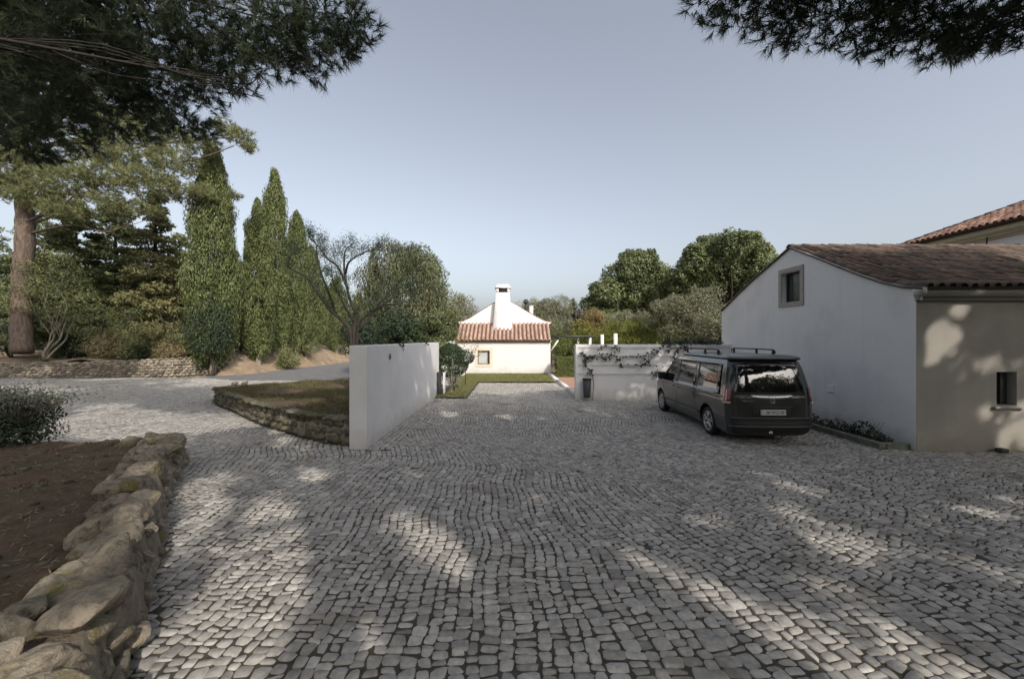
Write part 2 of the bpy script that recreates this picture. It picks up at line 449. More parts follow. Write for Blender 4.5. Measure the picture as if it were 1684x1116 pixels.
# holes cut in the crowns to place chosen sun patches: (ground point, radius)
SUN_HOLES = [((-0.98, 4.6, 0), .30), ((-0.55, 4.1, 0), .22), ((-1.4, 5.1, 0), .22), ((-3.3, 5.5, 0), .34), ((-2.6, 4.3, 0), .42), ((-2.2, 3.2, 0), .5), ((-3.4, 6.8, 0), .26), ((-1.3, 3.1, 0), .25), ((-2.9, 3.4, .5), .4), ((-3.6, 4.2, .5), .3), ((-2.4, 2.2, .4), .4), ((-4.6, 5.9, .4), .28), ((-3.9, 5.0, .4), .25),
        ((4.4, 6.2, 0), .20), ((4.3, 6.9, 0), .14), ((1.9, 3.6, 0), .24), ((2.3, 3.0, 0), .34), ((3.0, 2.9, 0), .26), ((1.3, 4.2, 0), .16), ((-5.9, 10.2, 0), .34), ((-5.2, 9.2, 0), .2), ((-1.9, 12.4, 0), .30), ((-.2, 12.0, 0), .26), ((.9, 11.6, 0), .18), ((-7.0, 7.4, .5), .35), ((-7.6, 7.2, .5), .3),
        ((8.85, 8.3, 2.25), .34), ((9.2, 8.3, 2.9), .16), ((10.2, 8.3, .3), .22), ((10.7, 8.3, .35), .24), ((9.75, 8.3, .75), .16), ((10.9, 8.3, 1.9), .2), ((10.6, 8.3, .8), .2), ((3.6, 4.6, 0), .13), ((0.3, 5.8, 0), .14)]
def sun_hole_mask(P):
    k = np.ones(len(P), bool); S = np.array(SDIR)
    for g, r in SUN_HOLES:
        d = P - np.array(g); t = d @ S
        q = np.linalg.norm(d - t[:, None] * S, axis=1)
        k &= (q > (r * .78 + .05) * (1 + .25 * np.sin(3 * np.arctan2(d[:, 2] - t * S[2], d[:, 0] - t * S[0]) + g[0] * 3))) | (t < 0)
    return k

def pine_crown(name, pads, ntuft, k, L, w, m, parent, tint0=0.5, spread=0.75):
    Vs, Fs, Ts, n0 = [], [], [], 0
    for c, r in pads:
        r = np.asarray(r, float) * np.ones(3)
        n = max(8, int(ntuft * (r[0] * r[1] + r[1] * r[2] + r[0] * r[2]) / 3))
        d = rand_dirs(n); u = 0.25 + 0.8 * rng.random(n) ** 0.55
        P = np.asarray(c) + d * u[:, None] * r
        P += 0.16 * r.mean() * np.stack([lump(P, 3.1, 2), lump(P, 3.1, 6), lump(P, 3.1, 4)], 1)
        D = unit(d + 0.5 * rng.normal(size=(n, 3)) + np.array([0, 0, 0.25]))
        V, Fq, T = tufts(P, D, k, L, w, tint0 + 0.12 * rng.normal() + 0.22 * rng.normal(size=n), spread)
        tri = V.reshape(-1, 3, 3)
        kp = sun_hole_mask((tri[:, 0] + tri[:, 1]) / 2) & sun_hole_mask(tri[:, 2])
        V = tri[kp].reshape(-1, 3); T = T.reshape(-1, 3)[kp].ravel(); Fq = np.arange(len(V)).reshape(-1, 3)
        if not len(V): continue
        Vs.append(V); Fs.append(Fq + n0); Ts.append(T); n0 += len(V)
    return obj(name, np.concatenate(Vs), [np.concatenate(Fs)], m, parent, np.concatenate(Ts))

def limb_path(a, b, sag=0.15, wob=0.12, n=6):
    a, b = np.asarray(a, float), np.asarray(b, float)
    L = np.linalg.norm(b - a)
    p1 = a * 0.67 + b * 0.33 + np.array([0, 0, sag * L]) + rng.normal(size=3) * wob * L * 0.5
    p2 = a * 0.33 + b * 0.67 + np.array([0, 0, sag * L * 0.6]) + rng.normal(size=3) * wob * L * 0.5
    return smooth_path([a, p1, p2, b], n)

def trunk_path(base, top, wob=0.02, n=10):
    base, top = np.asarray(base, float), np.asarray(top, float)
    L = np.linalg.norm(top - base)
    k = 5
    P = [base + (top - base) * i / (k - 1) + (rng.normal(size=3) * wob * L if 0 < i < k - 1 else 0) for i in range(k)]
    return smooth_path(P, n)

# ================================================================== THE SETTING
# planter outline (curved mossy wall beside the entry wall), terrain edge, yard limits
PLANTER = smooth_path([(-3.46, 8.62), (-4.3, 8.98), (-5.4, 9.72), (-7.1, 11.05), (-8.9, 12.75), (-10.5, 14.2), (-11.25, 15.2),
                       (-11.0, 16.2), (-9.8, 17.2), (-8.0, 18.2), (-6.0, 18.7), (-3.46, 18.8)], 8)
WALL_BASE = smooth_path([(-40, 23.0), (-34, 23.4), (-29, 23.8), (-25, 24.0), (-22.5, 24.3), (-20.6, 25.0), (-19.4, 26.2), (-18.9, 27.8)], 8)
FRONT_OUT = smooth_path([(-1.75, 1.6), (-2.55, 2.75), (-3.4, 3.95), (-4.28, 5.05), (-5.15, 6.2), (-5.75, 7.1), (-6.2, 7.75), (-7.2, 8.3), (-9, 8.7), (-13, 9.0)], 8)

def inside(poly, X, Y):
    X, Y = np.asarray(X), np.asarray(Y)
    r = np.zeros(X.shape, bool); n = len(poly)
    for i in range(n):
        x1, y1 = poly[i][:2]; x2, y2 = poly[(i + 1) % n][:2]
        if y1 == y2: continue
        c = ((y1 > Y) != (y2 > Y)) & (X < (x2 - x1) * (Y - y1) / (y2 - y1) + x1)
        r ^= c
    return r

def sheet(name, poly, z, m, **kw):
    bm = bmesh.new()
    vs = [bm.verts.new((p[0], p[1], z)) for p in poly]
    f = bm.faces.new(vs); f.normal_update()
    if f.normal.z < 0: f.normal_flip()
    bmesh.ops.triangulate(bm, faces=[f])
    me = bpy.data.meshes.new(name); bm.to_mesh(me); bm.free()
    me.materials.append(m)
    o = bpy.data.objects.new(name, me); COL.objects.link(o)
    return tag(o, **kw)

def gridsheet(name, x0, x1, y0, y1, nx, ny, zf, m, keep=None, **kw):
    xs, ys = np.linspace(x0, x1, nx), np.linspace(y0, y1, ny)
    X, Y = np.meshgrid(xs, ys)
    V = np.stack([X.ravel(), Y.ravel(), zf(X.ravel(), Y.ravel())], 1)
    i = np.arange(nx * ny).reshape(ny, nx)
    q = np.stack([i[:-1, :-1], i[:-1, 1:], i[1:, 1:], i[1:, :-1]], -1).reshape(-1, 4)
    if keep is not None:
        c = V[q].mean(1); q = q[keep(c[:, 0], c[:, 1])]
    o = obj(name, V, [q], m, smooth=True)
    return tag(o, **kw)

# ground sheet to the horizon
gridsheet('ground', -900, 900, -300, 1500, 40, 40, lambda x, y: np.full_like(x, -0.16), m_field, kind='structure')

# ---- cobbled yard: bedding + setts
YARD = [(-45, -14), (16, -14), (16, 8.25), (8.25, 8.25), (8.3, 15.25), (2.5, 15.25), (2.45, 21.3), (-3.4, 21.3), (-3.4, 22.6), (-15.5, 22.6), (-19, 24.2), (-24, 24.6), (-45, 24.2)]
yard = sheet('cobbled_yard', YARD, -0.009, m_joint, kind='structure')

def warp(u, v):
    """row space (u across the courses, v along them) -> ground"""
    a = R(9)
    x = u + 0.30 * np.sin(v * 0.83 + 1.3 * np.sin(u * 0.33) + 2.2) + 0.11 * np.sin(v * 1.7 + 1.6 * np.sin(u * 0.6) + 1.0) + 0.03 * np.sin(v * 4.7 + u * 2.3)
    y = v + 0.38 * np.sin(u * 0.47 + 0.8) + 0.09 * np.sin(u * 1.4 + 1.2 * np.sin(v * 0.5)) + 0.035 * np.sin(u * 3.3 + v * 1.1)
    S_ = np.clip((u + 1.5) / 6.5, 0, 1); S_ = S_ * S_ * (3 - 2 * S_)
    x = x - 0.50 * S_ * 3.0 * np.tanh((v - 4.0) / 3.0)      # the courses swing round towards the annex
    cx, cy = x - 0.5, y - 4.0
    return 0.5 + cx * np.cos(a) - cy * np.sin(a), 4.0 + cx * np.sin(a) + cy * np.cos(a)

def cobbles():
    pu, pv = 0.106, 0.088
    nu, nv = 740, 450
    I = np.arange(nu); 
    u_edges = (np.arange(nu + 1) - nu * 0.62) * pu + rng.normal(size=nu + 1) * 0.010
    offs = rng.random(nu)
    pvr = pv * rng.uniform(0.85, 1.25, nu)
    J = np.arange(nv)
    vb = (J[None, :] + offs[:, None]) * pvr[:, None] - 8.0 + rng.normal(size=(nu, nv)) * 0.017
    v0, v1 = vb[:, :-1], vb[:, 1:]
    u0 = np.broadcast_to(u_edges[:-1, None], v0.shape); u1 = np.broadcast_to(u_edges[1:, None], v0.shape)
    uc, vc = (u0 + u1) / 2, (v0 + v1) / 2
    X, Y = warp(uc, vc)
    ok = (Y > 1.5) & (Y < 24.3) & (np.abs(X) < 1.32 * Y + 2.6)
    ok &= inside(YARD, X, Y)
    ok &= ~inside(np.vstack([PLANTER, [(-3.0, 18.8), (-3.0, 8.4)]]), X, Y)
    ok &= ~((X > -3.1) & (X < -1.75) & (Y > 15.6))      # lawn lobe
    ok &= ~inside(np.vstack([FRONT_OUT, [(-13, 0), (-1.75, 0)]]), X + .10, Y + .07)
    ok &= ~((X > 7.72) & (Y > 8.4))
    ok &= ~((X > -3.06) & (X < -2.56) & (Y > 8.3) & (Y < 15.6))   # drain courses along the entry wall
    ok &= (Y < 22.55) | (X < -16)
    u0, u1, v0, v1, X, Y = u0[ok], u1[ok], v0[ok], v1[ok], X[ok], Y[ok]
    return stones(u0, u1, v0, v1, X, Y, warp)

def stones(u0, u1, v0, v1, X, Y, wf0):
    n = len(X)
    # every sett is squared up to the run of its own course
    uc_, vc_ = (u0 + u1) / 2, (v0 + v1) / 2
    e = 0.02
    x0, y0 = wf0(uc_, vc_)
    xv, yv = wf0(uc_, vc_ + e); xu, yu = wf0(uc_ + e, vc_)
    tvx, tvy = (xv - x0) / e, (yv - y0) / e
    ln = np.hypot(tvx, tvy)
    cross = ((xu - x0) / e * tvy - (yu - y0) / e * tvx) / ln       # width of a course, square to it
    an_ = np.arctan2(tvy, tvx) + rng.normal(size=n) * 0.045
    cs, sn = np.cos(an_), np.sin(an_)
    sel = [None]
    def wf(U, W):
        i_ = sel[0]
        du = (U - uc_[i_][:, None]) * cross[i_][:, None]; dv = (W - vc_[i_][:, None]) * ln[i_][:, None]
        c_, s_ = cs[i_][:, None], sn[i_][:, None]
        return x0[i_][:, None] + dv * c_ + du * s_, y0[i_][:, None] + dv * s_ - du * c_
    dist = np.hypot(X, Y)
    near = dist < 9.5
    g = 0.0052 * rng.uniform(0.5, 1.9, n)
    jit = lambda: rng.normal(size=n) * 0.0085
    cu = np.stack([u0 + g + jit(), u1 - g + jit(), u1 - g + jit(), u0 + g + jit()], 1)
    cv = np.stack([v0 + g + jit(), v0 + g + jit(), v1 - g + jit(), v1 - g + jit()], 1)
    top = rng.normal(size=n) * 0.003
    tx, ty = rng.normal(size=n) * 0.022, rng.normal(size=n) * 0.022
    tnt = np.clip(0.5 + 0.2 * rng.normal(size=n), 0, 1)
    res = []
    # near: chamfered octagons with a worn edge
    i = np.where(near)[0]
    sel[0] = i
    CU, CV = cu[i], cv[i]
    f = rng.uniform(0.08, 0.26, (len(i), 4, 2))
    ou, ov = [], []
    for k in range(4):
        p, q = (k - 1) % 4, (k + 1) % 4
        ou += [CU[:, k] + (CU[:, p] - CU[:, k]) * f[:, k, 0], CU[:, k] + (CU[:, q] - CU[:, k]) * f[:, k, 1]]
        ov += [CV[:, k] + (CV[:, p] - CV[:, k]) * f[:, k, 0], CV[:, k] + (CV[:, q] - CV[:, k]) * f[:, k, 1]]
    ou, ov = np.stack(ou, 1), np.stack(ov, 1)
    mu, mv = ou.mean(1, keepdims=True), ov.mean(1, keepdims=True)
    rings = []
    for sc, dz in ((1.05, -0.035), (1.0, -0.005), (0.90, 0.0)):
        x, y = wf(mu + (ou - mu) * sc, mv + (ov - mv) * sc)
        z = top[i][:, None] + dz + (x - X[i][:, None]) * tx[i][:, None] + (y - Y[i][:, None]) * ty[i][:, None]
        rings.append(np.stack([x, y, z], -1))
    Vn = np.stack(rings, 1)                              # (n,3,8,3)
    # far: tapered blocks
    j = np.where(~near)[0]
    sel[0] = j
    CU, CV = cu[j], cv[j]
    mu, mv = CU.mean(1, keepdims=True), CV.mean(1, keepdims=True)
    rings = []
    for sc, dz in ((1.03, -0.03), (0.90, 0.0)):
        x, y = wf(mu + (CU - mu) * sc, mv + (CV - mv) * sc)
        z = top[j][:, None] + dz + (x - X[j][:, None]) * tx[j][:, None] + (y - Y[j][:, None]) * ty[j][:, None]
        rings.append(np.stack([x, y, z], -1))
    Vf = np.stack(rings, 1)
    return Vn, tnt[i], np.stack([X[i], Y[i]], 1), Vf, tnt[j]

def ring_faces(k, n):
    """faces for stacked k-gon rings of one stone, n rings, top closed"""
    q = []
    for r in range(n - 1):
        for a in range(k):
            b = (a + 1) % k
            q.append([r * k + a, r * k + b, (r + 1) * k + b, (r + 1) * k + a])
    return np.array(q), np.array([list(range((n - 1) * k, n * k))])

Vn, Tn, Cn, Vf, Tf = cobbles()
Q8, C8 = ring_faces(8, 3)
Q4, C4 = ring_faces(4, 2)
# the 300 setts that show largest (nearest the camera and in the frame) are pieces of their own
px = 842 + Cn[:, 0] / Cn[:, 1] * F; py = 558 + EYE / Cn[:, 1] * F
vis = (px > 250) & (px < 1684) & (py < 1120)
order = np.argsort(np.where(vis, np.hypot(Cn[:, 0], Cn[:, 1]), 99))
single = order[:300]
for s in single:
    V = Vn[s].reshape(-1, 3)
    c = V.mean(0)
    o = bpy.data.objects.new('cobblestone', make_mesh('cobblestone', V - c, [Q8, C8], m_cobble, np.full(24, Tn[s])))
    o.location = c
    COL.objects.link(o); o.parent = yard
rest = np.setdiff1d(np.arange(len(Vn)), single)
Vr = Vn[rest].reshape(-1, 3)
nb = (np.arange(len(rest)) * 24)[:, None, None]
mbq = (Q8[None] + nb).reshape(-1, 4); mb8 = (C8[None] + nb).reshape(-1, 8)
nv = len(Vr)
Vfar = Vf.reshape(-1, 3)
nb2 = (np.arange(len(Vf)) * 8)[:, None, None] + nv
fq = np.concatenate([(Q4[None] + nb2).reshape(-1, 4), (C4[None] + nb2).reshape(-1, 4)])
fld = obj('cobblestone_field', np.concatenate([Vr, Vfar]), [np.concatenate([mbq, fq]), mb8], m_cobble, yard,
          np.concatenate([np.repeat(Tn[rest], 24), np.repeat(Tf, 8)]))
fld['kind'] = 'stuff'
# straight courses beside the entry wall
us = np.repeat(np.arange(4) * 0.122 - 3.045, 62)
vs = np.tile(np.arange(62) * 0.118 + 8.35, 4) + np.repeat(rng.random(4) * 0.1, 62)
Vn2, Tn2, _, Vf2, Tf2 = stones(us, us + 0.122, vs, vs + 0.118, us + .06, vs + .06, lambda a, b: (a, b))
allV = np.concatenate([Vn2.reshape(-1, 3), Vf2.reshape(-1, 3)])
k1 = (np.arange(len(Vn2)) * 24)[:, None, None]; k2 = (np.arange(len(Vf2)) * 8)[:, None, None] + len(Vn2) * 24
edge = obj('drain_course', allV, [np.concatenate([(Q8[None] + k1).reshape(-1, 4), (Q4[None] + k2).reshape(-1, 4), (C4[None] + k2).reshape(-1, 4)]),
           (C8[None] + k1).reshape(-1, 8)], m_cobble, yard, np.concatenate([np.repeat(Tn2, 24), np.repeat(Tf2, 8)]))
edge['kind'] = 'stuff'

# ---- asphalt lane running back between the planter and the cypress row
sheet('lane', [(-19.5, 22.9), (-15.5, 22.55), (-3.4, 22.55), (-3.4, 24.0), (-8, 30), (-8.6, 42), (-10, 90), (-16.6, 90), (-16.8, 40), (-17.2, 31), (-18.2, 27.2), (-19.2, 25.2)], -0.012, m_asphalt, kind='structure')

# ---- raised ground behind the dry stone wall and bank beside the lane
def terr(x, y):
    d1 = np.clip((y - 24.2) / 10, 0, 1) * 0.5
    wob = 0.10 * np.sin(x * 0.9 + y * 0.5) + 0.07 * np.sin(x * 2.1 - y * 1.3)
    edge = np.clip((-17.0 - x) / 2.6, 0, 1)
    edge = edge * edge * (3 - 2 * edge)
    near = np.clip((y - 25.3) / 2.6, 0, 1); near = near * near * (3 - 2 * near)
    edge = edge * (1 - (1 - near) * np.clip((x + 19.9) / 0.8, 0, 1))
    return -0.1 + edge * (1.02 + d1) + wob * edge
gridsheet('terrain', -90, -16.7, 23.6, 110, 220, 260, terr, m_earth,
          keep=lambda x, y: (y > np.interp(x, WALL_BASE[:, 0], WALL_BASE[:, 1]) + 0.35) | ((x > -18.9) & (y > 25.2)), kind='structure')

# ---- lawn in front of the cottage
def lawn_z(x, y):
    return 0.03 + 0.012 * np.sin(x * 3 + y) + 0 * x
def lawn_keep(x, y):
    return ((x > -3.02) & (x < 2.3) & (y > 21.5)) | ((x > -3.02) & (x < -1.85) & (y > 15.75))
lawn = gridsheet('lawn', -3.02, 2.32, 15.75, 26.62, 60, 110, lawn_z, m_field, keep=lawn_keep, kind='structure')
n = 26000
gx, gy = rng.uniform(-3.0, 2.3, n), rng.uniform(15.78, 26.6, n)
k = lawn_keep(gx, gy); gx, gy = gx[k], gy[k]
GP = np.stack([gx, gy, np.full(len(gx), 0.06)], 1)
V, Fq, T = leaves(GP, rand_dirs(len(GP)) * np.array([1, 1, 0.2]), 0.09, 0.02, 0.5 + 0.25 * rng.normal(size=len(GP)), 0.1, np.array([0, 0, 1.0]), 0.8)
g = obj('lawn_grass', V, [Fq], l_grass, lawn, T); g['kind'] = 'stuff'

# ---- terracotta path beyond the white kerb, garden behind
sheet('garden_path', [(2.75, 15.6), (5.5, 15.6), (5.5, 24.6), (2.6, 24.6), (2.6, 18)], -0.006, m_terracotta, kind='structure')
k_ = MB()
kp = [(2.72, 15.62), (2.60, 18.5), (2.50, 22), (2.46, 26.6)]
for a, b in zip(kp[:-1], kp[1:]):
    V = [(a[0] - .1, a[1], -.1), (a[0] + .1, a[1], -.1), (b[0] + .1, b[1], -.1), (b[0] - .1, b[1], -.1),
         (a[0] - .1, a[1], .10), (a[0] + .1, a[1], .10), (b[0] + .1, b[1], .10), (b[0] - .1, b[1], .10)]
    k_.add(V, [[[4, 5, 6, 7], [0, 1, 5, 4], [1, 2, 6, 5], [2, 3, 7, 6], [3, 0, 4, 7]]])
tag(k_.obj('kerb', m_plaster), kind='structure')
# ================================================================== WALLS AND BUILDINGS
# ---- entry wall
ew = empty('entry_wall', (-3.23, 8.43, 0), 'freestanding white plastered wall running away from its broad grey end face beside the cobbles', 'wall')
bevel_box('wall', (-3.42, 8.43, -0.1), (-3.05, 16.75, 2.17), m_plaster, ew, 0.012)
pl = bevel_box('number_plate', (-3.052, 9.93, 1.80), (-3.035, 10.08, 1.95), m_stonetrim, ew, 0.004)
bevel_box('plate_print', (-3.036, 10.0, 1.83), (-3.031, 10.05, 1.92), m_print, pl, 0.0)
bevel_box('plate_print', (-3.036, 9.945, 1.80), (-3.031, 9.985, 1.87), m_steel, pl, 0.0)
# creeper sprigs over the top edge of that wall
for Y, nn, lab in ((10.9, 16, 'small dark creeper sprig hanging over the middle of the white entry wall top'), (14.1, 9, 'tiny dark leaf sprig hooked over the far top edge of the white entry wall')):
    r_ = empty('creeper_sprig', (-3.1, Y, 2.17), lab, 'creeper')
    P = np.stack([-3.04 + 0.03 * rng.random(nn), Y + 0.5 * rng.random(nn) - .1, 2.21 - 0.22 * rng.random(nn) ** 2], 1)
    V, Fq, T = leaves(P, np.tile([1.0, -.5, .3], (nn, 1)), 0.09, 0.06, rng.random(nn), 0.5)
    obj('leaves', V, [Fq], l_ivy, r_, T)
    t = MB(); t.tube(smooth_path([(-3.2, Y - .2, 2.19), (-3.1, Y + .1, 2.2), (-3.04, Y + .3, 2.1)], 5), 0.006, 5); t.obj('stem', m_darkbark, r_)
# slim dark board and pale board leaning at the far end of that wall
bd = empty('grey_board', (-3.1, 16.5, 0.05), 'dark grey slab standing at the far end of the white entry wall', 'slab')
bevel_box('panel', (-3.04, 16.2, 0.03), (-2.93, 16.7, 0.98), m_binplastic, bd, 0.02)
bevel_box('foot', (-3.04, 16.1, 0.0), (-2.85, 16.8, 0.06), m_binplastic, bd, 0.01)
o = bevel_box('pale_board', (-2.86, 16.62, 0.03), (-2.80, 16.9, 0.92), m_paleplastic, None, 0.02)
tag(o, 'narrow pale board leaning beside the dark slab under the topiary', 'board')

# ---- garden wall with wires, creeper and bin
gw = empty('garden_wall', (5.3, 15.4, 0), 'white garden wall with wires and straggling creeper behind the parked van', 'wall')
bevel_box('wall', (2.43, 15.3, -0.1), (8.36, 15.62, 2.11), m_plaster, gw, 0.012)
for z in (0.98, 1.32, 1.66, 1.99):
    t = MB(); t.tube([(2.5, 15.26, z), (8.3, 15.26, z)], 0.008, 5); t.obj('wire', m_wire, gw)
cr = empty('climbing_vine', (3.0, 15.22, 0.6), 'sparse dark climbing vine trained along wires on the white garden wall', 'vine')
t = MB(); LP = []
vine = [[(3.05, .95), (2.95, 1.15), (2.8, 1.3), (2.75, 1.55), (2.7, 1.75)], [(2.78, 1.5), (3.0, 1.62), (3.3, 1.65), (3.5, 1.55), (3.6, 1.7)], [(2.8, 1.6), (3.1, 1.7), (3.5, 1.75), (3.9, 1.72)],
        [(3.3, 1.98), (3.6, 2.03), (3.9, 1.99), (4.1, 1.92)], [(4.0, 1.5), (4.3, 1.66), (4.8, 1.62), (5.1, 1.7)], [(4.15, 1.32), (4.6, 1.32), (5.2, 1.34)], [(4.9, 1.3), (5.15, 1.5), (5.2, 1.7), (5.4, 1.8), (5.6, 1.86)],
        [(5.4, .98), (5.5, 1.1), (5.55, 1.3)], [(6.3, 1.3), (6.15, 1.55), (6.2, 1.75), (6.35, 1.95), (6.6, 2.05)], [(5.8, 1.85), (6.2, 1.97), (6.7, 1.95)], [(3.05, .95), (3.1, .6), (3.05, 0.0)], [(6.3, 1.3), (6.5, .9), (6.55, 0)]]
for p in vine:
    P = smooth_path([(x, 15.24 - 0.02 * (i % 2), z) for i, (x, z) in enumerate(p)], 6)
    t.tube(P, np.linspace(0.014, 0.007, len(P)), 5)
    if p[-1][1] > 0.1:
        for q in P[::2]:
            c = 1 if rng.random() < 0.55 else 4
            for _ in range(c): LP.append(q + rng.normal(size=3) * np.array([0.07, 0.02, 0.055]) + np.array([0, -.03, 0]))
t.obj('stem', m_darkbark, cr)
LP = np.array(LP)
V, Fq, T = leaves(LP, np.tile([0, -1.0, .4], (len(LP), 1)), 0.10, 0.07, rng.random(len(LP)), 0.5)
obj('leaves', V, [Fq], l_ivy, cr, T)
# overhang of creeper above the van
oh = empty('wall_top_creeper', (7.0, 15.4, 2.1), 'dark green creeper clump spilling over the garden wall above the van roof', 'creeper')
crown('leaves', [((6.2, 15.4, 2.16), (.4, .22, .12)), ((6.9, 15.4, 2.2), (.6, .25, .16)), ((7.6, 15.4, 2.2), (.5, .25, .14)), ((5.9, 15.3, 2.1), (.25, .15, .1))], 2600, 0.10, 0.06, l_dark, oh, 0.5)

def lathe(prof, n=20, c=(0, 0, 0)):
    a = np.linspace(0, 2 * np.pi, n, endpoint=False)
    V = np.concatenate([np.stack([r * np.cos(a) + c[0], r * np.sin(a) + c[1], np.full(n, z + c[2])], 1) for r, z in prof])
    q = [[i * n + k, i * n + (k + 1) % n, (i + 1) * n + (k + 1) % n, (i + 1) * n + k] for i in range(len(prof) - 1) for k in range(n)]
    return V, [q]
bn_ = empty('litter_bin', (2.82, 15.1, 0.1), 'slim charcoal litter bin hung on the end of the white garden wall', 'bin')
V, Fq = lathe([(0.0, 0.12), (.115, .12), (.125, .16), (.155, .80), (.14, .80), (.11, .2), (0, .2)], 20, (2.82, 15.1, 0)); obj('body', V, Fq, m_binplastic, bn_, smooth=True)
V, Fq = lathe([(.15, .78), (.168, .78), (.168, .83), (.15, .83)], 20, (2.82, 15.1, 0)); obj('rim', V, Fq, m_steel, bn_)
bevel_box('bracket', (2.77, 15.2, .45), (2.87, 15.31, .7), m_steel, bn_, 0.005)

# ---- tiles
def tile_verts(L=0.42, r0=0.088, r1=0.072, th=0.014, seg=6):
    """barrel tile: wide lower end at y=0, length up +y, crown up +z"""
    a = np.linspace(0, np.pi, seg + 1)
    V, q = [], []
    for r, y in ((r0, 0), (r1, L), (r0 - th, 0), (r1 - th, L)):
        V.append(np.stack([-r * np.cos(a), np.full(seg + 1, y), r * np.sin(a)], 1))
    n = seg + 1
    for k in range(seg):
        q.append([k, k + 1, n + k + 1, n + k])
        q.append([2 * n + k, k, k + 1, 2 * n + k + 1][::-1])
    return np.concatenate(V), np.array(q)
TV, TQ = tile_verts()
def place_tiles(spots, roof, m, name='roof_tile', limit=300, scale=1.0):
    """spots: (origin, x axis, y axis upslope, z axis). The largest in view are pieces; the rest one mesh"""
    me = [make_mesh(name, TV * scale, [TQ], m, np.full(len(TV), t)) for t in np.linspace(0.05, 0.95, 10)]
    O = np.array([s[0] for s in spots])
    vis = (np.abs(O[:, 0] / O[:, 1]) < 1.29)
    od = np.argsort(np.where(vis, np.linalg.norm(O - np.array([0, 0, EYE]), axis=1), 999))
    off = np.array(base_of(roof))
    rest = MB()
    for rank, i in enumerate(od):
        c, ax, ay, az = spots[i]
        jr = rng.normal() * 0.022; jz = rng.normal() * 0.006
        ax2 = unit(ax * math.cos(jr) + ay * math.sin(jr)); ay2 = np.cross(az, ax2)
        c = c + az * jz
        if rank < limit and vis[i]:
            o = bpy.data.objects.new(name, me[min(9, max(0, int(rng.normal(5, 2))))])
            o.matrix_world = Matrix(((ax2[0], ay2[0], az[0], c[0] - off[0]), (ax2[1], ay2[1], az[1], c[1] - off[1]), (ax2[2], ay2[2], az[2], c[2] - off[2]), (0, 0, 0, 1)))
            COL.objects.link(o); o.parent = roof
        else:
            rest.add(c + TV * scale @ np.stack([ax2, ay2, az]), [TQ], float(np.clip(rng.normal(.5, .22), 0, 1)))
    if rest.n:
        o = rest.obj(name + '_rows', m, roof); o['kind'] = 'stuff'

def extrude_profile(prof, axis, lo, hi):
    """closed profile of (a,z) swept along axis 'x' or 'y'"""
    n = len(prof)
    mk = (lambda s, a, z: (s, a, z)) if axis == 'x' else (lambda s, a, z: (a, s, z))
    V = np.array([mk(lo, a, z) for a, z in prof] + [mk(hi, a, z) for a, z in prof], float)
    q = [[i, (i + 1) % n, n + (i + 1) % n, n + i] for i in range(n)]
    return V, q, n

def solid_profile(name, prof, axis, lo, hi, m, parent):
    bm = bmesh.new()
    V, q, n = extrude_profile(prof, axis, lo, hi)
    off = np.array(base_of(parent)) if parent else 0
    vs = [bm.verts.new(v) for v in V - off]
    for f in q: bm.faces.new([vs[i] for i in f])
    bm.faces.new(vs[:n]); bm.faces.new(vs[n:])
    bmesh.ops.recalc_face_normals(bm, faces=bm.faces)
    me = bpy.data.meshes.new(name); bm.to_mesh(me); bm.free(); me.materials.append(m)
    o = bpy.data.objects.new(name, me); COL.objects.link(o)
    if parent: o.parent = parent
    return o

# ---- annex with the gable towards the yard
AX = 8.36
an = empty('annex_building', (12.5, 12, 0), 'low white gabled annex with weathered brown tile roof beside the van', 'building')
front_prof = [(12.05, 5.08), (11.1, 4.62), (10.26, 4.19), (9.6, 3.86), (9.07, 3.62), (8.55, 3.44), (8.12, 3.36)]
back_prof = [(12.05, 5.08), (13.0, 4.72), (13.86, 4.40), (14.8, 4.0), (15.5, 3.68), (16.0, 3.46)]
gable = [(8.3, -0.1)] + [(8.3, 3.33)] + [(y, z - 0.03) for y, z in front_prof[::-1] if y > 8.35] + [(y, z - 0.03) for y, z in back_prof[1:]] + [(16.0, -0.1)]
WO = (11.62, 12.42, 3.42, 4.32)            # gable window opening y0,y1,z0,z1
FO = (10.02, 10.44, 0.93, 1.63)            # front window opening x0,x1,z0,z1
# gable wall with opening: outer polygon sliced into a strip around the hole
bm = bmesh.new()
def poly_x(x, pts): return [bm.verts.new((x - 12.5, y - 12, z)) for y, z in pts]
def topz(y):
    P = sorted([(a, b - .03) for a, b in front_prof] + [(a, b - .03) for a, b in back_prof[1:]])
    return float(np.interp(y, [p[0] for p in P], [p[1] for p in P]))
cut = sorted(set([8.3] + [y for y, _ in front_prof if y > 8.3] + [y for y, _ in back_prof] + [WO[0], WO[1]]))
for y0, y1 in zip(cut[:-1], cut[1:]):
    z0, z1 = topz(y0), topz(y1)
    if y0 >= WO[0] - 1e-6 and y1 <= WO[1] + 1e-6:
        bm.faces.new(poly_x(AX, [(y0, -.1), (y1, -.1), (y1, WO[2]), (y0, WO[2])])); bm.faces.new(poly_x(AX, [(y0, WO[3]), (y1, WO[3]), (y1, z1), (y0, z0)]))
    else:
        bm.faces.new(poly_x(AX, [(y0, -.1), (y1, -.1), (y1, z1), (y0, z0)]))
for (a, b) in (((WO[0], WO[2]), (WO[1], WO[2])), ((WO[1], WO[2]), (WO[1], WO[3])), ((WO[1], WO[3]), (WO[0], WO[3])), ((WO[0], WO[3]), (WO[0], WO[2]))):
    vs = [bm.verts.new((x - 12.5, p[0] - 12, p[1])) for x, p in ((AX, a), (AX, b), (AX + .25, b), (AX + .25, a))]
    bm.faces.new(vs)
bmesh.ops.remove_doubles(bm, verts=bm.verts, dist=1e-4)
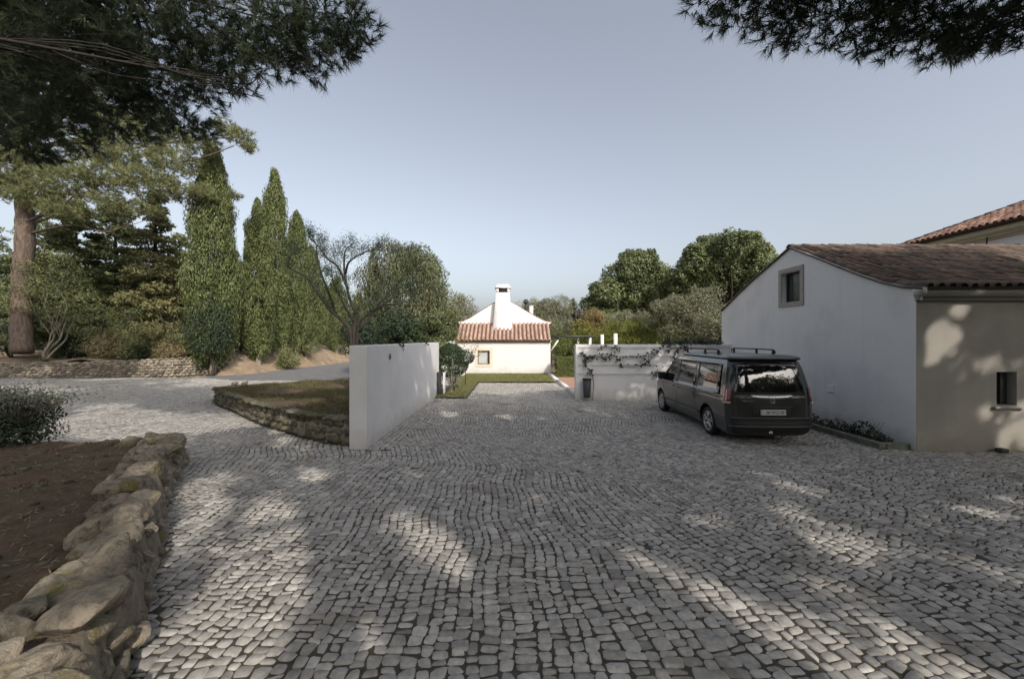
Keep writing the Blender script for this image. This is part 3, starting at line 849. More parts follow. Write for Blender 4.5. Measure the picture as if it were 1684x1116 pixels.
bmesh.ops.recalc_face_normals(bm, faces=bm.faces)
me = bpy.data.meshes.new('gable_wall'); bm.to_mesh(me); bm.free(); me.materials.append(m_streak)
gwall = bpy.data.objects.new('gable_wall', me); COL.objects.link(gwall); gwall.parent = an
# front wall with the small opening
fw = MB()
x0, x1, z0, z1 = FO
for (a, b, c, d) in ((AX + .004, x0, -.1, 3.3), (x1, 22, -.1, 3.3), (x0, x1, -.1, z0), (x0, x1, z1, 3.3)):
    fw.add([(a, 8.3, c), (b, 8.3, c), (b, 8.3, d), (a, 8.3, d)], [[[0, 1, 2, 3]]])
for (a, c), (b, d) in (((x0, z0), (x1, z0)), ((x1, z0), (x1, z1)), ((x1, z1), (x0, z1)), ((x0, z1), (x0, z0))):
    fw.add([(a, 8.3, c), (b, 8.3, d), (b, 8.62, d), (a, 8.62, c)], [[[0, 1, 2, 3]]])
fw.obj('front_wall', m_greywall, an)
bw = MB(); bw.box((AX + .3, 8.7, -.1), (22, 15.9, 3.3)); bw.obj('inner_block', m_inside, an)
co = MB(); co.box((AX - .03, 8.20, 3.10), (22, 8.297, 3.17)); co.box((AX - .06, 8.12, 3.173), (22, 8.297, 3.30)); co.obj('cornice', m_greywall, an)
rb = MB(); rb.box((AX - .045, 8.10, 3.24), (AX + .02, 8.33, 3.36)); rb.box((AX - .025, 8.18, 3.10), (AX + .02, 8.32, 3.237)); rb.obj('eave_corbel', m_plaster, an)
# gable window
w = bevel_box('window_frame', (AX - .035, WO[0] - .13, WO[2] - .13), (AX - .004, WO[1] + .13, WO[2] + .001), m_stonetrim, an, 0.004)
bevel_box('frame_top', (AX - .035, WO[0] - .13, WO[3]), (AX - .004, WO[1] + .13, WO[3] + .13), m_stonetrim, w, 0.004, local=False)
bevel_box('frame_side', (AX - .033, WO[0] - .13, WO[2] + .003), (AX - .004, WO[0], WO[3] - .003), m_stonetrim, w, 0.004)
bevel_box('frame_side', (AX - .033, WO[1], WO[2] + .003), (AX - .004, WO[1] + .13, WO[3] - .003), m_stonetrim, w, 0.004)
g = bevel_box('window_pane', (AX + .16, WO[0], WO[2]), (AX + .18, WO[1], WO[3]), m_windowglass, an, 0)
bevel_box('sash', (AX + .13, WO[0], WO[2]), (AX + .158, WO[0] + .06, WO[3]), m_darkframe, g, 0); bevel_box('sash', (AX + .13, WO[1] - .06, WO[2]), (AX + .158, WO[1], WO[3]), m_darkframe, g, 0)
bevel_box('sash', (AX + .132, WO[0], WO[3] - .06), (AX + .159, WO[1], WO[3]), m_darkframe, g, 0); bevel_box('sash', (AX + .132, WO[0], WO[2]), (AX + .159, WO[1], WO[2] + .06), m_darkframe, g, 0)
# front window: dark room, half shutter and sill
bevel_box('window_shutter', (10.29, 8.46, z0 + .02), (10.43, 8.51, z1 - .01), m_steel, an, 0.004)
bevel_box('window_pane', (10.03, 8.60, z0), (10.43, 8.61, z1), m_inside, an, 0)
bevel_box('window_sill', (9.92, 8.22, z0 - .05), (10.56, 8.296, z0 - .006), m_stonetrim, an, 0.006)
bevel_box('wall_vent', (AX - .02, 10.42, 0.92), (AX - .001, 10.62, 1.10), m_paleplastic, an, 0.006)
# roof
def roof_slab(name, prof, axis, lo, hi, th, m, parent):
    pr = list(prof) + [(a, z - th) for a, z in prof[::-1]]
    return solid_profile(name, pr, axis, lo, hi, m, parent)
rf = roof_slab('roof', front_prof, 'x', AX - .06, 24, 0.05, m_channel_old, an)
roof_slab('rear_roof', back_prof, 'x', AX - .06, 24, 0.05, m_tile_old, an)
# verge bead of mortar along the gable top
vb = MB(); vb.tube([(AX - .035, y, z - .02) for y, z in front_prof], 0.026, 6); vb.tube([(AX - .035, y, z - .02) for y, z in back_prof], 0.026, 6); vb.obj('verge_mortar', m_streak, an)
def slope_frames(prof, step):
    P = np.array(prof[::-1]); s = np.concatenate([[0], np.cumsum(np.hypot(*np.diff(P, axis=0).T))])
    out = []
    for d in np.arange(-0.05, s[-1] - 0.2, step):
        a = np.array([np.interp(max(d, 0), s, P[:, 0]), np.interp(max(d, 0), s, P[:, 1])]); b = np.array([np.interp(d + step, s, P[:, 0]), np.interp(d + step, s, P[:, 1])])
        t = unit(b - a)
        if d < 0: a = a - t * 0.06
        out.append((a, t))
    return out
spots = []
for a, t in slope_frames(front_prof, 0.36):
    for x in np.arange(AX + 0.05, 19.5, 0.225):
        ay = np.array([0, t[0], t[1]]); ax = np.array([1.0, 0, 0]); az = np.cross(ax, ay)
        spots.append((np.array([x, a[0], a[1]]) + az * 0.012, ax, ay, az))
place_tiles(spots, rf, m_tile_old)
for i, x in enumerate(np.arange(AX - 0.05, 17.3, 0.40)):        # ridge tiles
    V = (TV * np.array([1.45, 1.05, 1.1]))
    V = np.stack([V[:, 1] + x, -V[:, 0] + 12.05, V[:, 2] + 5.06 + 0.014 * (i % 2)], 1)
    obj('ridge_tile', V, [TQ], m_tile_old, rf, np.full(len(V), rng.random()))
# planting bed at the foot of the gable
kb = empty('bed_kerb', (7.8, 10, 0), 'green stained kerb edging the narrow planting bed under the gable', 'kerb')
ys = np.arange(8.42, 15.3, 0.86)
for y in ys:
    bevel_box('kerb_stone', (7.70, y, -.1), (7.84, min(y + .85, 15.28), .13 + .008 * rng.normal()), m_greenkerb, kb, 0.012)
bevel_box('kerb_stone', (7.845, 8.40, -.1), (8.34, 8.54, .12), m_greenkerb, kb, 0.012)
tag(gridsheet('planting_bed', 7.83, 8.358, 8.5, 15.29, 8, 60, lambda x, y: 0.06 + .03 * np.sin(y * 5) * np.sin(x * 9), m_soil), kind='structure')
wd = ['tallest', 'spindly', 'broad', 'small', 'tufted', 'low', 'ragged', 'stubby', 'wispy', 'flat']
for i, (y, h, r) in enumerate([(8.7, .16, .14), (8.95, .22, .2), (9.25, .34, .22), (9.6, .2, .2), (9.95, .26, .2), (10.35, .18, .18), (10.8, .3, .16), (11.4, .2, .2), (12.1, .22, .2), (13.0, .25, .2)]):
    wroot = empty('weed', (8.08, y, .06), '%s green weed in the planting bed, %s from its front corner' % (wd[i], ['first', 'second', 'third', 'fourth', 'fifth', 'sixth', 'seventh', 'eighth', 'ninth', 'tenth'][i]), 'weed', 'weeds in the gable bed')
    crown('leaves', [((8.08, y, .06 + h * .45), (r * .9, r, h * .6))], 3200, .09, .035, l_dark, wroot, .6, jit=.8)
    if h > .3:
        t = MB()
        for q in range(4): t.tube(smooth_path([(8.08, y, .06), (8.05, y - .12 - .1 * q, .3), (8.02, y - .3 - .1 * q, .42 + .03 * q)], 4), 0.006, 4)
        t.obj('stem', m_palebark, wroot)
o = bevel_box('rubbish_clump', (9.9, 8.1, -.0), (10.05, 8.25, .09), m_binplastic, None, 0.03); tag(o, 'small dark lump at the foot of the grey annex wall', 'lump')

# ---- tall house behind the annex (hip roof)
th_ = empty('main_house', (26, 12, 0), 'taller white house with red tiled hip roof rising behind the annex', 'building')
tw = MB(); tw.box((20.35, -4, -.1), (34, 19.6, 6.62)); tw.obj('wall', m_plaster, th_)
cn = MB(); cn.box((20.22, -4.1, 6.52), (20.348, 19.7, 6.60)); cn.box((20.05, -4.2, 6.603), (20.348, 19.85, 6.72)); cn.box((19.80, -4.3, 6.723), (20.348, 20.1, 6.90)); cn.obj('cornice', m_cream, th_)
slope = 0.45
ex, ey, ez = 19.55, 20.3, 6.98
hp = MB()
hp.add([(ex, -8, ez), (ex, ey, ez), (ex + 8, ey - 8, ez + 8 * slope), (ex + 8, -8, ez + 8 * slope), (ex + 22, ey, ez), (ex + 10, ey - 8, ez + 8 * slope)], [[[1, 0, 3, 2]], [[1, 2, 5, 4]]])
hp.add([(ex, -8, ez - .06), (ex, ey, ez - .06), (ex + 1, ey - 1, ez - .06), (ex + 1, -8, ez - .06)], [[[0, 1, 2, 3]]])
hroof = hp.obj('roof', m_channel_red, th_)
spots = []
ay = unit(np.array([1.0, 0, slope])); ax = np.array([0, -1.0, 0]); az = np.cross(ax, ay)
for r_ in range(14):
    d = r_ * 0.36
    for y in np.arange(10.5, ey - 0.1, 0.26):
        if ey - y < d * ay[0] + 0.08: continue
        spots.append((np.array([ex, y, ez]) + ay * d + az * 0.02, ax, ay, az))
place_tiles(spots, hroof, m_tile_red, scale=1.12)
for i in range(20):                                             # hip capping tiles
    d0 = i * 0.34; hd = unit(np.array([1.0, -1.0, slope])); hx = unit(np.array([1.0, 1.0, 0])); hz = np.cross(hx, hd) * -1
    if hz[2] < 0: hz = -hz
    c = np.array([ex, ey, ez]) + hd * (d0 - .05) + hz * (0.03 + 0.01 * (i % 2))
    V = c + (TV * np.array([1.5, 1.0, 1.3])) @ np.stack([hx, hd, hz])
    obj('hip_tile', V, [TQ], m_tile_old, hroof, np.full(len(V), rng.random()))
cb = MB(); cb.tube(smooth_path([(20.0, 16.9, 6.6), (20.05, 16.9, 6.1), (20.3, 16.6, 5.6), (20.3, 16.2, 5.2)], 6), 0.025, 6); tag(cb.obj('cable', m_black), 'thin black cable hanging from the eave of the tall house', 'cable')

# ---- cottage at the end of the yard
ct = empty('cottage', (-0.5, 28, 0), 'small white cottage with tapering chimney and red tiled lean-to at the end of the yard', 'cottage')
hx0, hx1, hy = -3.63, 2.54, 26.62
wx0, wx1, wz0, wz1 = -2.28, -1.48, 0.66, 1.56
wm = MB()
for a, b, c, d in ((hx0, wx0, -.1, 2.30), (wx1, hx1, -.1, 2.30), (wx0, wx1, -.1, wz0), (wx0, wx1, wz1, 2.30)):
    wm.add([(a, hy, c), (b, hy, c), (b, hy, d), (a, hy, d)], [[[0, 1, 2, 3]]])
for (a, c), (b, d) in (((wx0, wz0), (wx1, wz0)), ((wx1, wz0), (wx1, wz1)), ((wx1, wz1), (wx0, wz1)), ((wx0, wz1), (wx0, wz0))):
    wm.add([(a, hy, c), (b, hy, d), (b, hy + .18, d), (a, hy + .18, c)], [[[0, 1, 2, 3]]])
wm.add([(hx1, hy, -.1), (hx1, 38, -.1), (hx1, 38, 3.3), (hx1, 28.2, 3.3), (hx1, hy, 2.3)], [[[0, 1, 2, 3, 4]]])
wm.add([(hx0, hy, -.1), (hx0, 38, -.1), (hx0, 38, 3.3), (hx0, 28.2, 3.3), (hx0, hy, 2.3)], [[[4, 3, 2, 1, 0]]])
wm.obj('wall', m_plaster_dim, ct)
pane = bevel_box('window_pane', (wx0, hy + .14, wz0), (wx1, hy + .16, wz1), m_curtain, ct, 0)
for a, b, c, d in ((wx0, wx0 + .05, wz0, wz1), (wx1 - .12, wx1, wz0, wz1), (wx0 + .051, wx1 - .121, wz1 - .06, wz1), (wx0 + .051, wx1 - .121, wz0, wz0 + .05)):
    bevel_box('sash', (a, hy + .06, c), (b, hy + .138, d), m_darkframe, pane, 0)
wfr = bevel_box('window_surround', (wx0 - .2, hy - .02, wz0 - .18), (wx1 + .2, hy - .002, wz0), m_cream, ct, 0.003)
bevel_box('surround_piece', (wx0 - .2, hy - .02, wz1), (wx1 + .2, hy - .002, wz1 + .2), m_cream, wfr, .003)
bevel_box('surround_piece', (wx0 - .2, hy - .018, wz0 + .002), (wx0, hy - .002, wz1 - .002), m_cream, wfr, .003); bevel_box('surround_piece', (wx1, hy - .018, wz0 + .002), (wx1 + .2, hy - .002, wz1 - .002), m_cream, wfr, .003)
bevel_box('corner_band', (hx1 - .14, hy - .012, -.05), (hx1 + .01, hy - .002, 2.2), m_plaster_dim, ct, .002)
cm = MB(); cm.box((hx0 - .05, hy - .09, 2.12), (hx1 + .06, hy - .002, 2.20)); cm.obj('cornice', m_cream, ct)
# lean-to roof
lp = [(28.25, 3.42), (27.3, 2.80), (26.40, 2.24)]
lr = roof_slab('lean_to_roof', lp, 'x', hx0 - .02, hx1 + .03, 0.05, m_channel_red, ct)
spots = []
for a, t in slope_frames(lp, 0.36):
    for x in np.linspace(hx0 + .06, hx1 - .06, 23):
        ay = np.array([0, t[0], t[1]]); ax = np.array([1.0, 0, 0]); az = np.cross(ax, ay)
        spots.append((np.array([x, a[0], a[1]]) + az * 0.014, ax, ay, az))
place_tiles(spots, lr, m_tile_pale, limit=0, scale=1.1)
# upper gable, bell-cast on both sides
ap = [(-3.82, 3.52), (-3.45, 3.56), (-2.9, 3.82), (-2.2, 4.28), (-1.5, 4.72), (-.95, 5.0), (-.6, 5.12), (-.25, 5.0), (.3, 4.72), (1.0, 4.28), (1.75, 3.85), (2.35, 3.56), (2.78, 3.50)]
solid_profile('gable_wall', [(2.5, 3.30), (-3.6, 3.30)] + ap, 'y', 28.22, 28.6, m_plaster_dim, ct)
up = [(a, b + .07) for a, b in ap]
solid_profile('roof', up + [(a, b + .004) for a, b in ap[::-1]], 'y', 28.36, 38.3, m_tile_red, ct)
# chimney: tapering stack with opening under a flat cap
def frustum(b, rect0, z0, rect1, z1):
    (a0, a1, c0, c1), (e0, e1, g0, g1) = rect0, rect1
    V = [(a0, c0, z0), (a1, c0, z0), (a1, c1, z0), (a0, c1, z0), (e0, g0, z1), (e1, g0, z1), (e1, g1, z1), (e0, g1, z1)]
    b.add(V, [[[0, 1, 5, 4], [1, 2, 6, 5], [2, 3, 7, 6], [3, 0, 4, 7], [4, 5, 6, 7]]])
ch = MB(); frustum(ch, (-1.33, .02, 27.55, 28.7), 2.95, (-1.10, -.17, 27.72, 28.5), 5.55)
chm = ch.obj('chimney', m_plaster_dim, ct)
o_ = MB(); o_.box((-.95, 27.74, 5.553), (-.32, 28.48, 5.83)); o_.obj('flue_opening', m_inside, chm)
cc = MB()
for a, b in ((-1.10, -.92), (-.34, -.17)): cc.box((a, 27.72, 5.552), (b, 28.5, 5.84))
cc.box((-1.18, 27.64, 5.842), (-.09, 28.58, 5.93)); frustum(cc, (-1.14, -.13, 27.68, 28.54), 5.932, (-1.02, -.25, 27.8, 28.42), 6.12); cc.obj('chimney_cap', m_plaster_dim, chm)
sc_ = MB(); sc_.box((1.30, 30, 3.9), (1.58, 30.3, 4.78)); sc_.box((1.27, 29.97, 4.783), (1.61, 30.33, 4.84)); c2 = sc_.obj('chimney', m_plaster_dim, ct)
sp = MB(); sp.tube([(1.05, 30.1, 4.2), (1.05, 30.1, 5.05)], 0.10, 10); sp.tube([(1.05, 30.1, 5.0), (1.05, 30.1, 5.12), (1.05, 30.1, 5.3)], [.2, .22, .12], 10); sp.obj('flue_pipe', m_steel, ct)
gp = MB(); gp.tube([(2.62, 26.9, 1.55), (3.1, 26.9, 2.25)], 0.05, 8); gp.obj('downpipe', m_whitepost, ct)
o = bevel_box('side_wall', (-6.5, 26.9, -.1), (-3.66, 27.15, 2.2), m_plaster_dim, None, .01); tag(o, 'low white wall joining the cottage behind the topiary', 'wall')

# ---- pergola behind the garden wall
pg = empty('pergola', (5.9, 26, 0), 'pergola of white posts and dark steel beams behind the garden wall', 'pergola')
for x, y, w_ in ((5.67, 22, .22), (5.95, 26.5, .22), (6.12, 31.5, .22), (6.08, 37, .22)):
    t = MB(); t.tube([(x, y, -.1), (x, y, 1.2), (x, y, 2.62 if y < 30 else 2.5)], w_ / 2, 12); t.obj('post', m_whitepost, pg, smooth=False)
t = MB(); t.box((2.7, 29.9, 2.44), (6.3, 30.1, 2.6)); t.obj('beam', m_steel, pg)
t = MB(); t.box((2.9, 33.9, 2.44), (6.3, 34.1, 2.58)); t.obj('beam', m_steel, pg)
t = MB(); t.box((6.0, 30.11, 2.46), (6.15, 37.5, 2.58)); t.obj('beam', m_steel, pg)

# ================================================================== STONE WALLS
def boulder(seed, sub=2, rough=0.16, boxy=0.55, cuts=9):
    """rough stone within the unit box"""
    bm = bmesh.new()
    bmesh.ops.create_icosphere(bm, subdivisions=sub, radius=1)
    V = np.array([v.co for v in bm.verts]); Fc = np.array([[v.index for v in f.verts] for f in bm.faces]); bm.free()
    m_ = np.abs(V).max(1, keepdims=True)
    V = V * (1 - boxy) + (V / m_) * boxy
    d = np.array([noise.fractal(Vector(v) * 1.3 + Vector((seed * 7.1, seed * 3.3, seed)), 1.0, 2.0, 4) for v in V])
    rs = np.random.default_rng(seed + 100)
    for _ in range(cuts):                                   # broken faces
        nn = unit(rs.normal(size=3) * np.array([1, 1, 1.2])); dd = rs.uniform(.55, .90)
        ov = V @ nn - dd
        V = V - np.where(ov > 0, ov, 0)[:, None] * nn * .92
    V = V * (1 + rough * .55 * d)[:, None]
    if sub > 3:
        d2 = np.array([noise.fractal(Vector(v) * 4.5 + Vector((seed, 2, 5)), 0.8, 2.1, 4) for v in V]); d3 = np.array([abs(noise.noise(Vector(v) * 3.2 + Vector((seed * 3, 7, 1)))) for v in V]); V = V * (1 + .05 * d2 - .16 * np.clip(.22 - d3, 0, 1) + .02)[:, None]
    V = V / np.abs(V).max(0)
    return V * 0.5, Fc
BOULD = [boulder(s) for s in range(10)]
BOULD_SMALL = [boulder(s + 20, 1, 0.2) for s in range(10)]
BOULD_BIG = [boulder(s + 40, 4, 0.10, 0.62, 20) for s in range(14)]

def stone_at(c, size, yaw, lib, name, m, parent, tilt=0.1, mb=None):
    V, Fc = lib[rng.integers(len(lib))]
    M = Matrix.Rotation(yaw, 3, 'Z') @ Matrix.Rotation(rng.normal() * tilt, 3, 'X') @ Matrix.Rotation(rng.normal() * tilt, 3, 'Y')
    W = (V * np.asarray(size)) @ np.array(M).T
    if mb is not None:
        mb.add(W + np.asarray(c), [Fc], float(rng.random()))
        return
    off = np.array(base_of(parent))
    o = bpy.data.objects.new(name, make_mesh(name, W, [Fc], m, np.full(len(W), rng.random()), smooth=False))
    o.location = np.asarray(c) - off
    COL.objects.link(o); o.parent = parent
    return o

def path_frames(P):
    s = np.concatenate([[0], np.cumsum(np.hypot(*np.diff(P, axis=0).T))])
    def f(d):
        p = np.array([np.interp(d, s, P[:, 0]), np.interp(d, s, P[:, 1])])
        q = np.array([np.interp(min(d + .05, s[-1]), s, P[:, 0]), np.interp(min(d + .05, s[-1]), s, P[:, 1])]) - np.array([np.interp(max(d - .05, 0), s, P[:, 0]), np.interp(max(d - .05, 0), s, P[:, 1])])
        return p, math.atan2(q[1], q[0])
    return s[-1], f

# ---- curved planter
pw = empty('planter_wall', (-6, 12, 0), 'curved low mossy stone wall retaining the grassy bed beside the white entry wall', 'planter wall')
Lp, fp = path_frames(PLANTER[:, :2])
def hgt(d): return 0.60 - 0.12 * np.clip(d / 9, 0, 1)
core = MB()
ds = np.linspace(0, Lp, 90)
cv, cq = [], []
for i, d in enumerate(ds):
    p, a = fp(d); nrm = np.array([-math.sin(a), math.cos(a)])      # points into... sign checked below
    inn = nrm if inside(PLANTER, np.array([p[0] + nrm[0] * .3]), np.array([p[1] + nrm[1] * .3]))[0] else -nrm
    h = hgt(d)
    for o_, z in ((0.10, -.1), (0.10, h - .05), (0.34, h - .05)):
        cv.append((p[0] + inn[0] * o_, p[1] + inn[1] * o_, z))
    if i: 
        b = 3 * i
        cq += [[b - 3, b, b + 1, b - 2], [b - 2, b + 1, b + 2, b - 1]]
obj('mortar_core', cv, [cq], m_mortar, pw)
cnt = 0
for course in range(3):
    d = rng.random() * .15
    while d < Lp - .05:
        L = rng.uniform(0.20, 0.36)
        if d > 17.0: L *= 1.8
        p, a = fp(d + L / 2)
        nrm = np.array([-math.sin(a), math.cos(a)])
        inn = nrm if inside(PLANTER, np.array([p[0] + nrm[0] * .3]), np.array([p[1] + nrm[1] * .3]))[0] else -nrm
        h = hgt(d); ch_ = (h - .06) / 3
        c = (p[0] + inn[0] * (.11 + .02 * course), p[1] + inn[1] * (.11 + .02 * course), ch_ * (course + .5))
        stone_at(c, (L * 1.03, .22, ch_ * 1.12), a, BOULD, 'wall_stone', m_mossstone, pw, .06)
        d += L
d = 0
while d < Lp - .05:                                                 # flat capping stones
    L = rng.uniform(0.26, 0.46)
    p, a = fp(d + L / 2); nrm = np.array([-math.sin(a), math.cos(a)])
    inn = nrm if inside(PLANTER, np.array([p[0] + nrm[0] * .3]), np.array([p[1] + nrm[1] * .3]))[0] else -nrm
    stone_at((p[0] + inn[0] * .15, p[1] + inn[1] * .15, hgt(d) - .03), (L * 1.03, .36, .11), a, BOULD, 'capping_stone', m_mossstone, pw, .04)
    d += L
# soil and dry grass inside
pbed_z = lambda x, y: 0.50 + 0.05 * np.sin(x * 1.3) * np.sin(y * .9) + .03 * np.sin(x * 3.1 + y * 2) - .004 * (y - 9)
PIN = np.vstack([PLANTER[:, :2], [(-3.43, 18.8), (-3.43, 8.62)]])
pb = gridsheet('planter_bed', -11.4, -3.43, 8.5, 18.9, 90, 110, pbed_z, m_soil, keep=lambda x, y: inside(PIN, x, y) & inside(PIN, x + .12, y - .12), kind='structure')
n = 42000
gx, gy = rng.uniform(-11.2, -3.5, n), rng.uniform(8.8, 18.7, n)
k = inside(PIN, gx, gy) & (lump(np.stack([gx, gy, gx * 0], 1), 1.1, 3) > -.35); gx, gy = gx[k], gy[k]
GP = np.stack([gx, gy, pbed_z(gx, gy) + .02], 1)
V, Fq, T = leaves(GP, rand_dirs(len(GP)) * np.array([1, 1, .3]), .13, .013, .45 + .3 * rng.normal(size=len(GP)), .2, np.array([0, 0, 1.0]), .55)
g = obj('dry_grass', V, [Fq], l_drygrass, pb, T); g['kind'] = 'stuff'
for i, (px_, Y) in enumerate(((387, 15.9), (402, 15.9))):
    c = at(px_, 0, Y); r_ = stone_at((c[0], Y, .55), (.26, .22, .2), .4, BOULD, 'loose_stone', m_rubble, pb)
    r_.parent = None; r_.location = (c[0], Y, .56)
    tag(r_, ['pale loose stone on the far rim of the planter bed', 'second pale loose stone beside the first on the planter rim'][i], 'stone')

# ---- dry stone wall holding the wooded bank
dw = empty('dry_stone_wall', (-25, 24, 0), 'long low dry stone wall holding up the wooded bank across the lane', 'stone wall')
Lw, fwp = path_frames(WALL_BASE[:, :2])
core = MB(); mb = MB(); big = []
cv, cq = [], []
for i, d in enumerate(np.linspace(0, Lw, 60)):
    p, a = fwp(d); nn = np.array([-math.sin(a), math.cos(a)])
    h = 0.95 + 0.25 * np.clip((d - 14) / 5, 0, 1)
    for o_, z in ((.15, -.1), (.2, h - .1), (.75, h - .08)): cv.append((p[0] + nn[0] * o_, p[1] + nn[1] * o_, z))
    if i: b = 3 * i; cq += [[b - 3, b, b + 1, b - 2], [b - 2, b + 1, b + 2, b - 1]]
obj('earth_core', cv, [cq], m_mortar, dw)
for course in range(7):
    d = rng.random() * .2
    while d < Lw:
        L = rng.uniform(.16, .42)
        p, a = fwp(d + L / 2); nn = np.array([-math.sin(a), math.cos(a)])
        h = (0.95 + 0.25 * np.clip((d - 14) / 5, 0, 1)) / 7
        stone_at((p[0] + nn[0] * (.12 + .02 * course + .04 * rng.normal()), p[1] + nn[1] * (.12 + .02 * course), h * (course + .5)), (L * 1.02, .3, h * 1.1), a, BOULD_SMALL, '', None, None, .1, mb)
        d += L
o = mb.obj('wall_stones', m_drystone, dw); o['kind'] = 'stuff'

# ---- rubble wall in the foreground
rw = empty('rubble_wall', (-4, 4.5, 0), 'rough tan boulder wall in the foreground holding up a soil bed', 'stone wall')
Lall, frp = path_frames(FRONT_OUT[:, :2])
Lr = 7.55                                                          # the wall stops at the bend
def rtop(d): return 0.64 + 0.05 * math.sin(d * 1.7)
cv, cq = [], []
for i, d in enumerate(np.linspace(0, Lr, 80)):
    p, a = frp(d); nn = np.array([-math.sin(a), math.cos(a)])      # left of the path = towards the soil
    h = rtop(d)
    for o_, z in ((.07, -.1), (.12, h * .5), (.18, h - .10), (.54, h - .08), (.66, h - .3)):
        w_ = .03 * math.sin(d * 5 + o_ * 9)
        cv.append((p[0] + nn[0] * (o_ + w_), p[1] + nn[1] * (o_ + w_), z))
    if i:
        b = 5 * i
        for q in range(4): cq.append([b - 5 + q, b + q, b + q + 1, b - 4 + q])
obj('mortar_core', cv, [cq], m_mortar, rw, smooth=True)
for course in range(3):
    d = rng.random() * .3
    while d < Lr - .2:
        L = rng.uniform(.22, .56)
        p, a = frp(d + L / 2); nn = np.array([-math.sin(a), math.cos(a)])
        h = rtop(d) - .1; hh = h / 3
        o_ = .14 + .05 * course + .02 * rng.normal()
        stone_at((p[0] + nn[0] * o_, p[1] + nn[1] * o_, hh * (course + .48)), (L * .98, .27, hh * rng.uniform(.95, 1.25)), a, BOULD_BIG, 'boulder', m_rubble, rw, .12)
        d += L * .97
for row, (o_, sz) in enumerate(((.30, .40), (.52, .26))):            # uneven top stones
    d = .1 + .2 * row
    while d < Lr - .2:
        L = rng.uniform(.32, .74) if row == 0 else rng.uniform(.16, .36)
        p, a = frp(d + L / 2); nn = np.array([-math.sin(a), math.cos(a)])
        oo = o_ + .05 * rng.normal()
        stone_at((p[0] + nn[0] * oo, p[1] + nn[1] * oo, rtop(d) - .05 - .05 * row + .035 * rng.normal()), (L * 1.05, sz * rng.uniform(.85, 1.2), rng.uniform(.18, .34)), a + rng.normal() * .25, BOULD_BIG, 'top_boulder', m_rubble, rw, .18)
        d += L * .95
# a tall upright stone at the bend
for (px_, py_, Y, s) in ((215, 740, 6.9, (.42, .34, .62)), (262, 745, 7.1, (.34, .3, .42)), (183, 745, 6.8, (.3, .3, .5))):
    c = at(px_, py_, Y); stone_at(c, s, .5, BOULD_BIG, 'top_boulder', m_mossstone, rw, .12)
def soil_z(x, y):
    q = np.clip((7.72 + np.maximum(-6.2 - x, 0) * .17 - y) / .9, 0, 1); q = q * q * (3 - 2 * q)
    return -.03 + q * (.50 + .05 * np.sin(x * 1.7 + y) + .03 * np.sin(x * 4 - y * 3))
FIN = np.array([frp(d)[0] + .6 * np.array([-math.sin(frp(d)[1]), math.cos(frp(d)[1])]) for d in np.linspace(0, Lr, 60)] + [frp(d)[0] for d in np.linspace(Lr + .2, Lall, 30)])
SOILP = np.vstack([FIN, [(-13, 0), (-2.0, 0)]])
sb = gridsheet('soil_bed', -13, -2, 0, 9, 110, 90, soil_z, m_soil, keep=lambda x, y: inside(SOILP, x, y), kind='structure')
n = 9000
gx, gy = rng.uniform(-12, -2.5, n), rng.uniform(2, 8.5, n); k = inside(SOILP, gx, gy); gx, gy = gx[k], gy[k]
GP = np.stack([gx, gy, soil_z(gx, gy) + .012], 1)
V, Fq, T = leaves(GP, np.tile([0, 0, 1.0], (len(GP), 1)), .08, .012, rng.random(len(GP)), .25)
g = obj('needle_litter', V, [Fq], l_dryshrub, sb, T); g['kind'] = 'stuff'

mbc = MB()
for _ in range(420):
    x, y = rng.uniform(-11, -2.6), rng.uniform(2.0, 8.3)
    if inside(SOILP, np.array([x]), np.array([y]))[0]:
        q = rng.uniform(.02, .075); stone_at((x, y, soil_z(x, y) + q * .15), (q * 1.3, q, q * .8), rng.uniform(0, 3), BOULD_SMALL, '', None, None, .4, mbc)
o = mbc.obj('clods', m_soil, sb); o['kind'] = 'stuff'
# ================================================================== VAN (local axes: +y forward, rear at y=0)
van = empty('parked_van', (5.66, 8.70, 0), 'dark grey passenger van with pop-up roof and roof rails parked beside the annex', 'van', rz=R(-1.2))
ZL = np.array([.20, .27, .36, .46, .50, .62, .80, .93, .98, 1.02, 1.10, 1.30, 1.50, 1.66, 1.78, 1.84])
WL = np.array([.84, .90, .925, .935, .945, .95, .956, .962, .958, .945, .935, .905, .87, .835, .80, .775])
RL = np.array([.08, .03, .005, 0, .012, .02, .03, .035, .04, .045, .055, .085, .125, .165, .21, .26])
FL = np.array([4.98, 5.06, 5.11, 5.14, 5.14, 5.13, 5.07, 4.96, 4.86, 4.72, 4.42, 4.07, 3.78, 3.50, 3.28, 3.10])
def vw(z): return np.interp(z, ZL, WL)
def vr(z): return np.interp(z, ZL, RL)
def vf(z): return np.interp(z, ZL, FL)
def fb(z): return np.interp(z, [.3, .9, 1.1, 1.8], [.42, .38, .2, .16])
def side_x(y, z): return vw(z) * (1 - .09 * np.maximum(0, (y - 3.9) / 1.2) ** 2)
def rear_y(q, z): return vr(z) + .035 * q ** 2 + .11 * np.abs(q) ** 9
def front_y(q, z): return vf(z) - fb(z) * (.35 * q ** 2 + .65 * np.abs(q) ** 5)
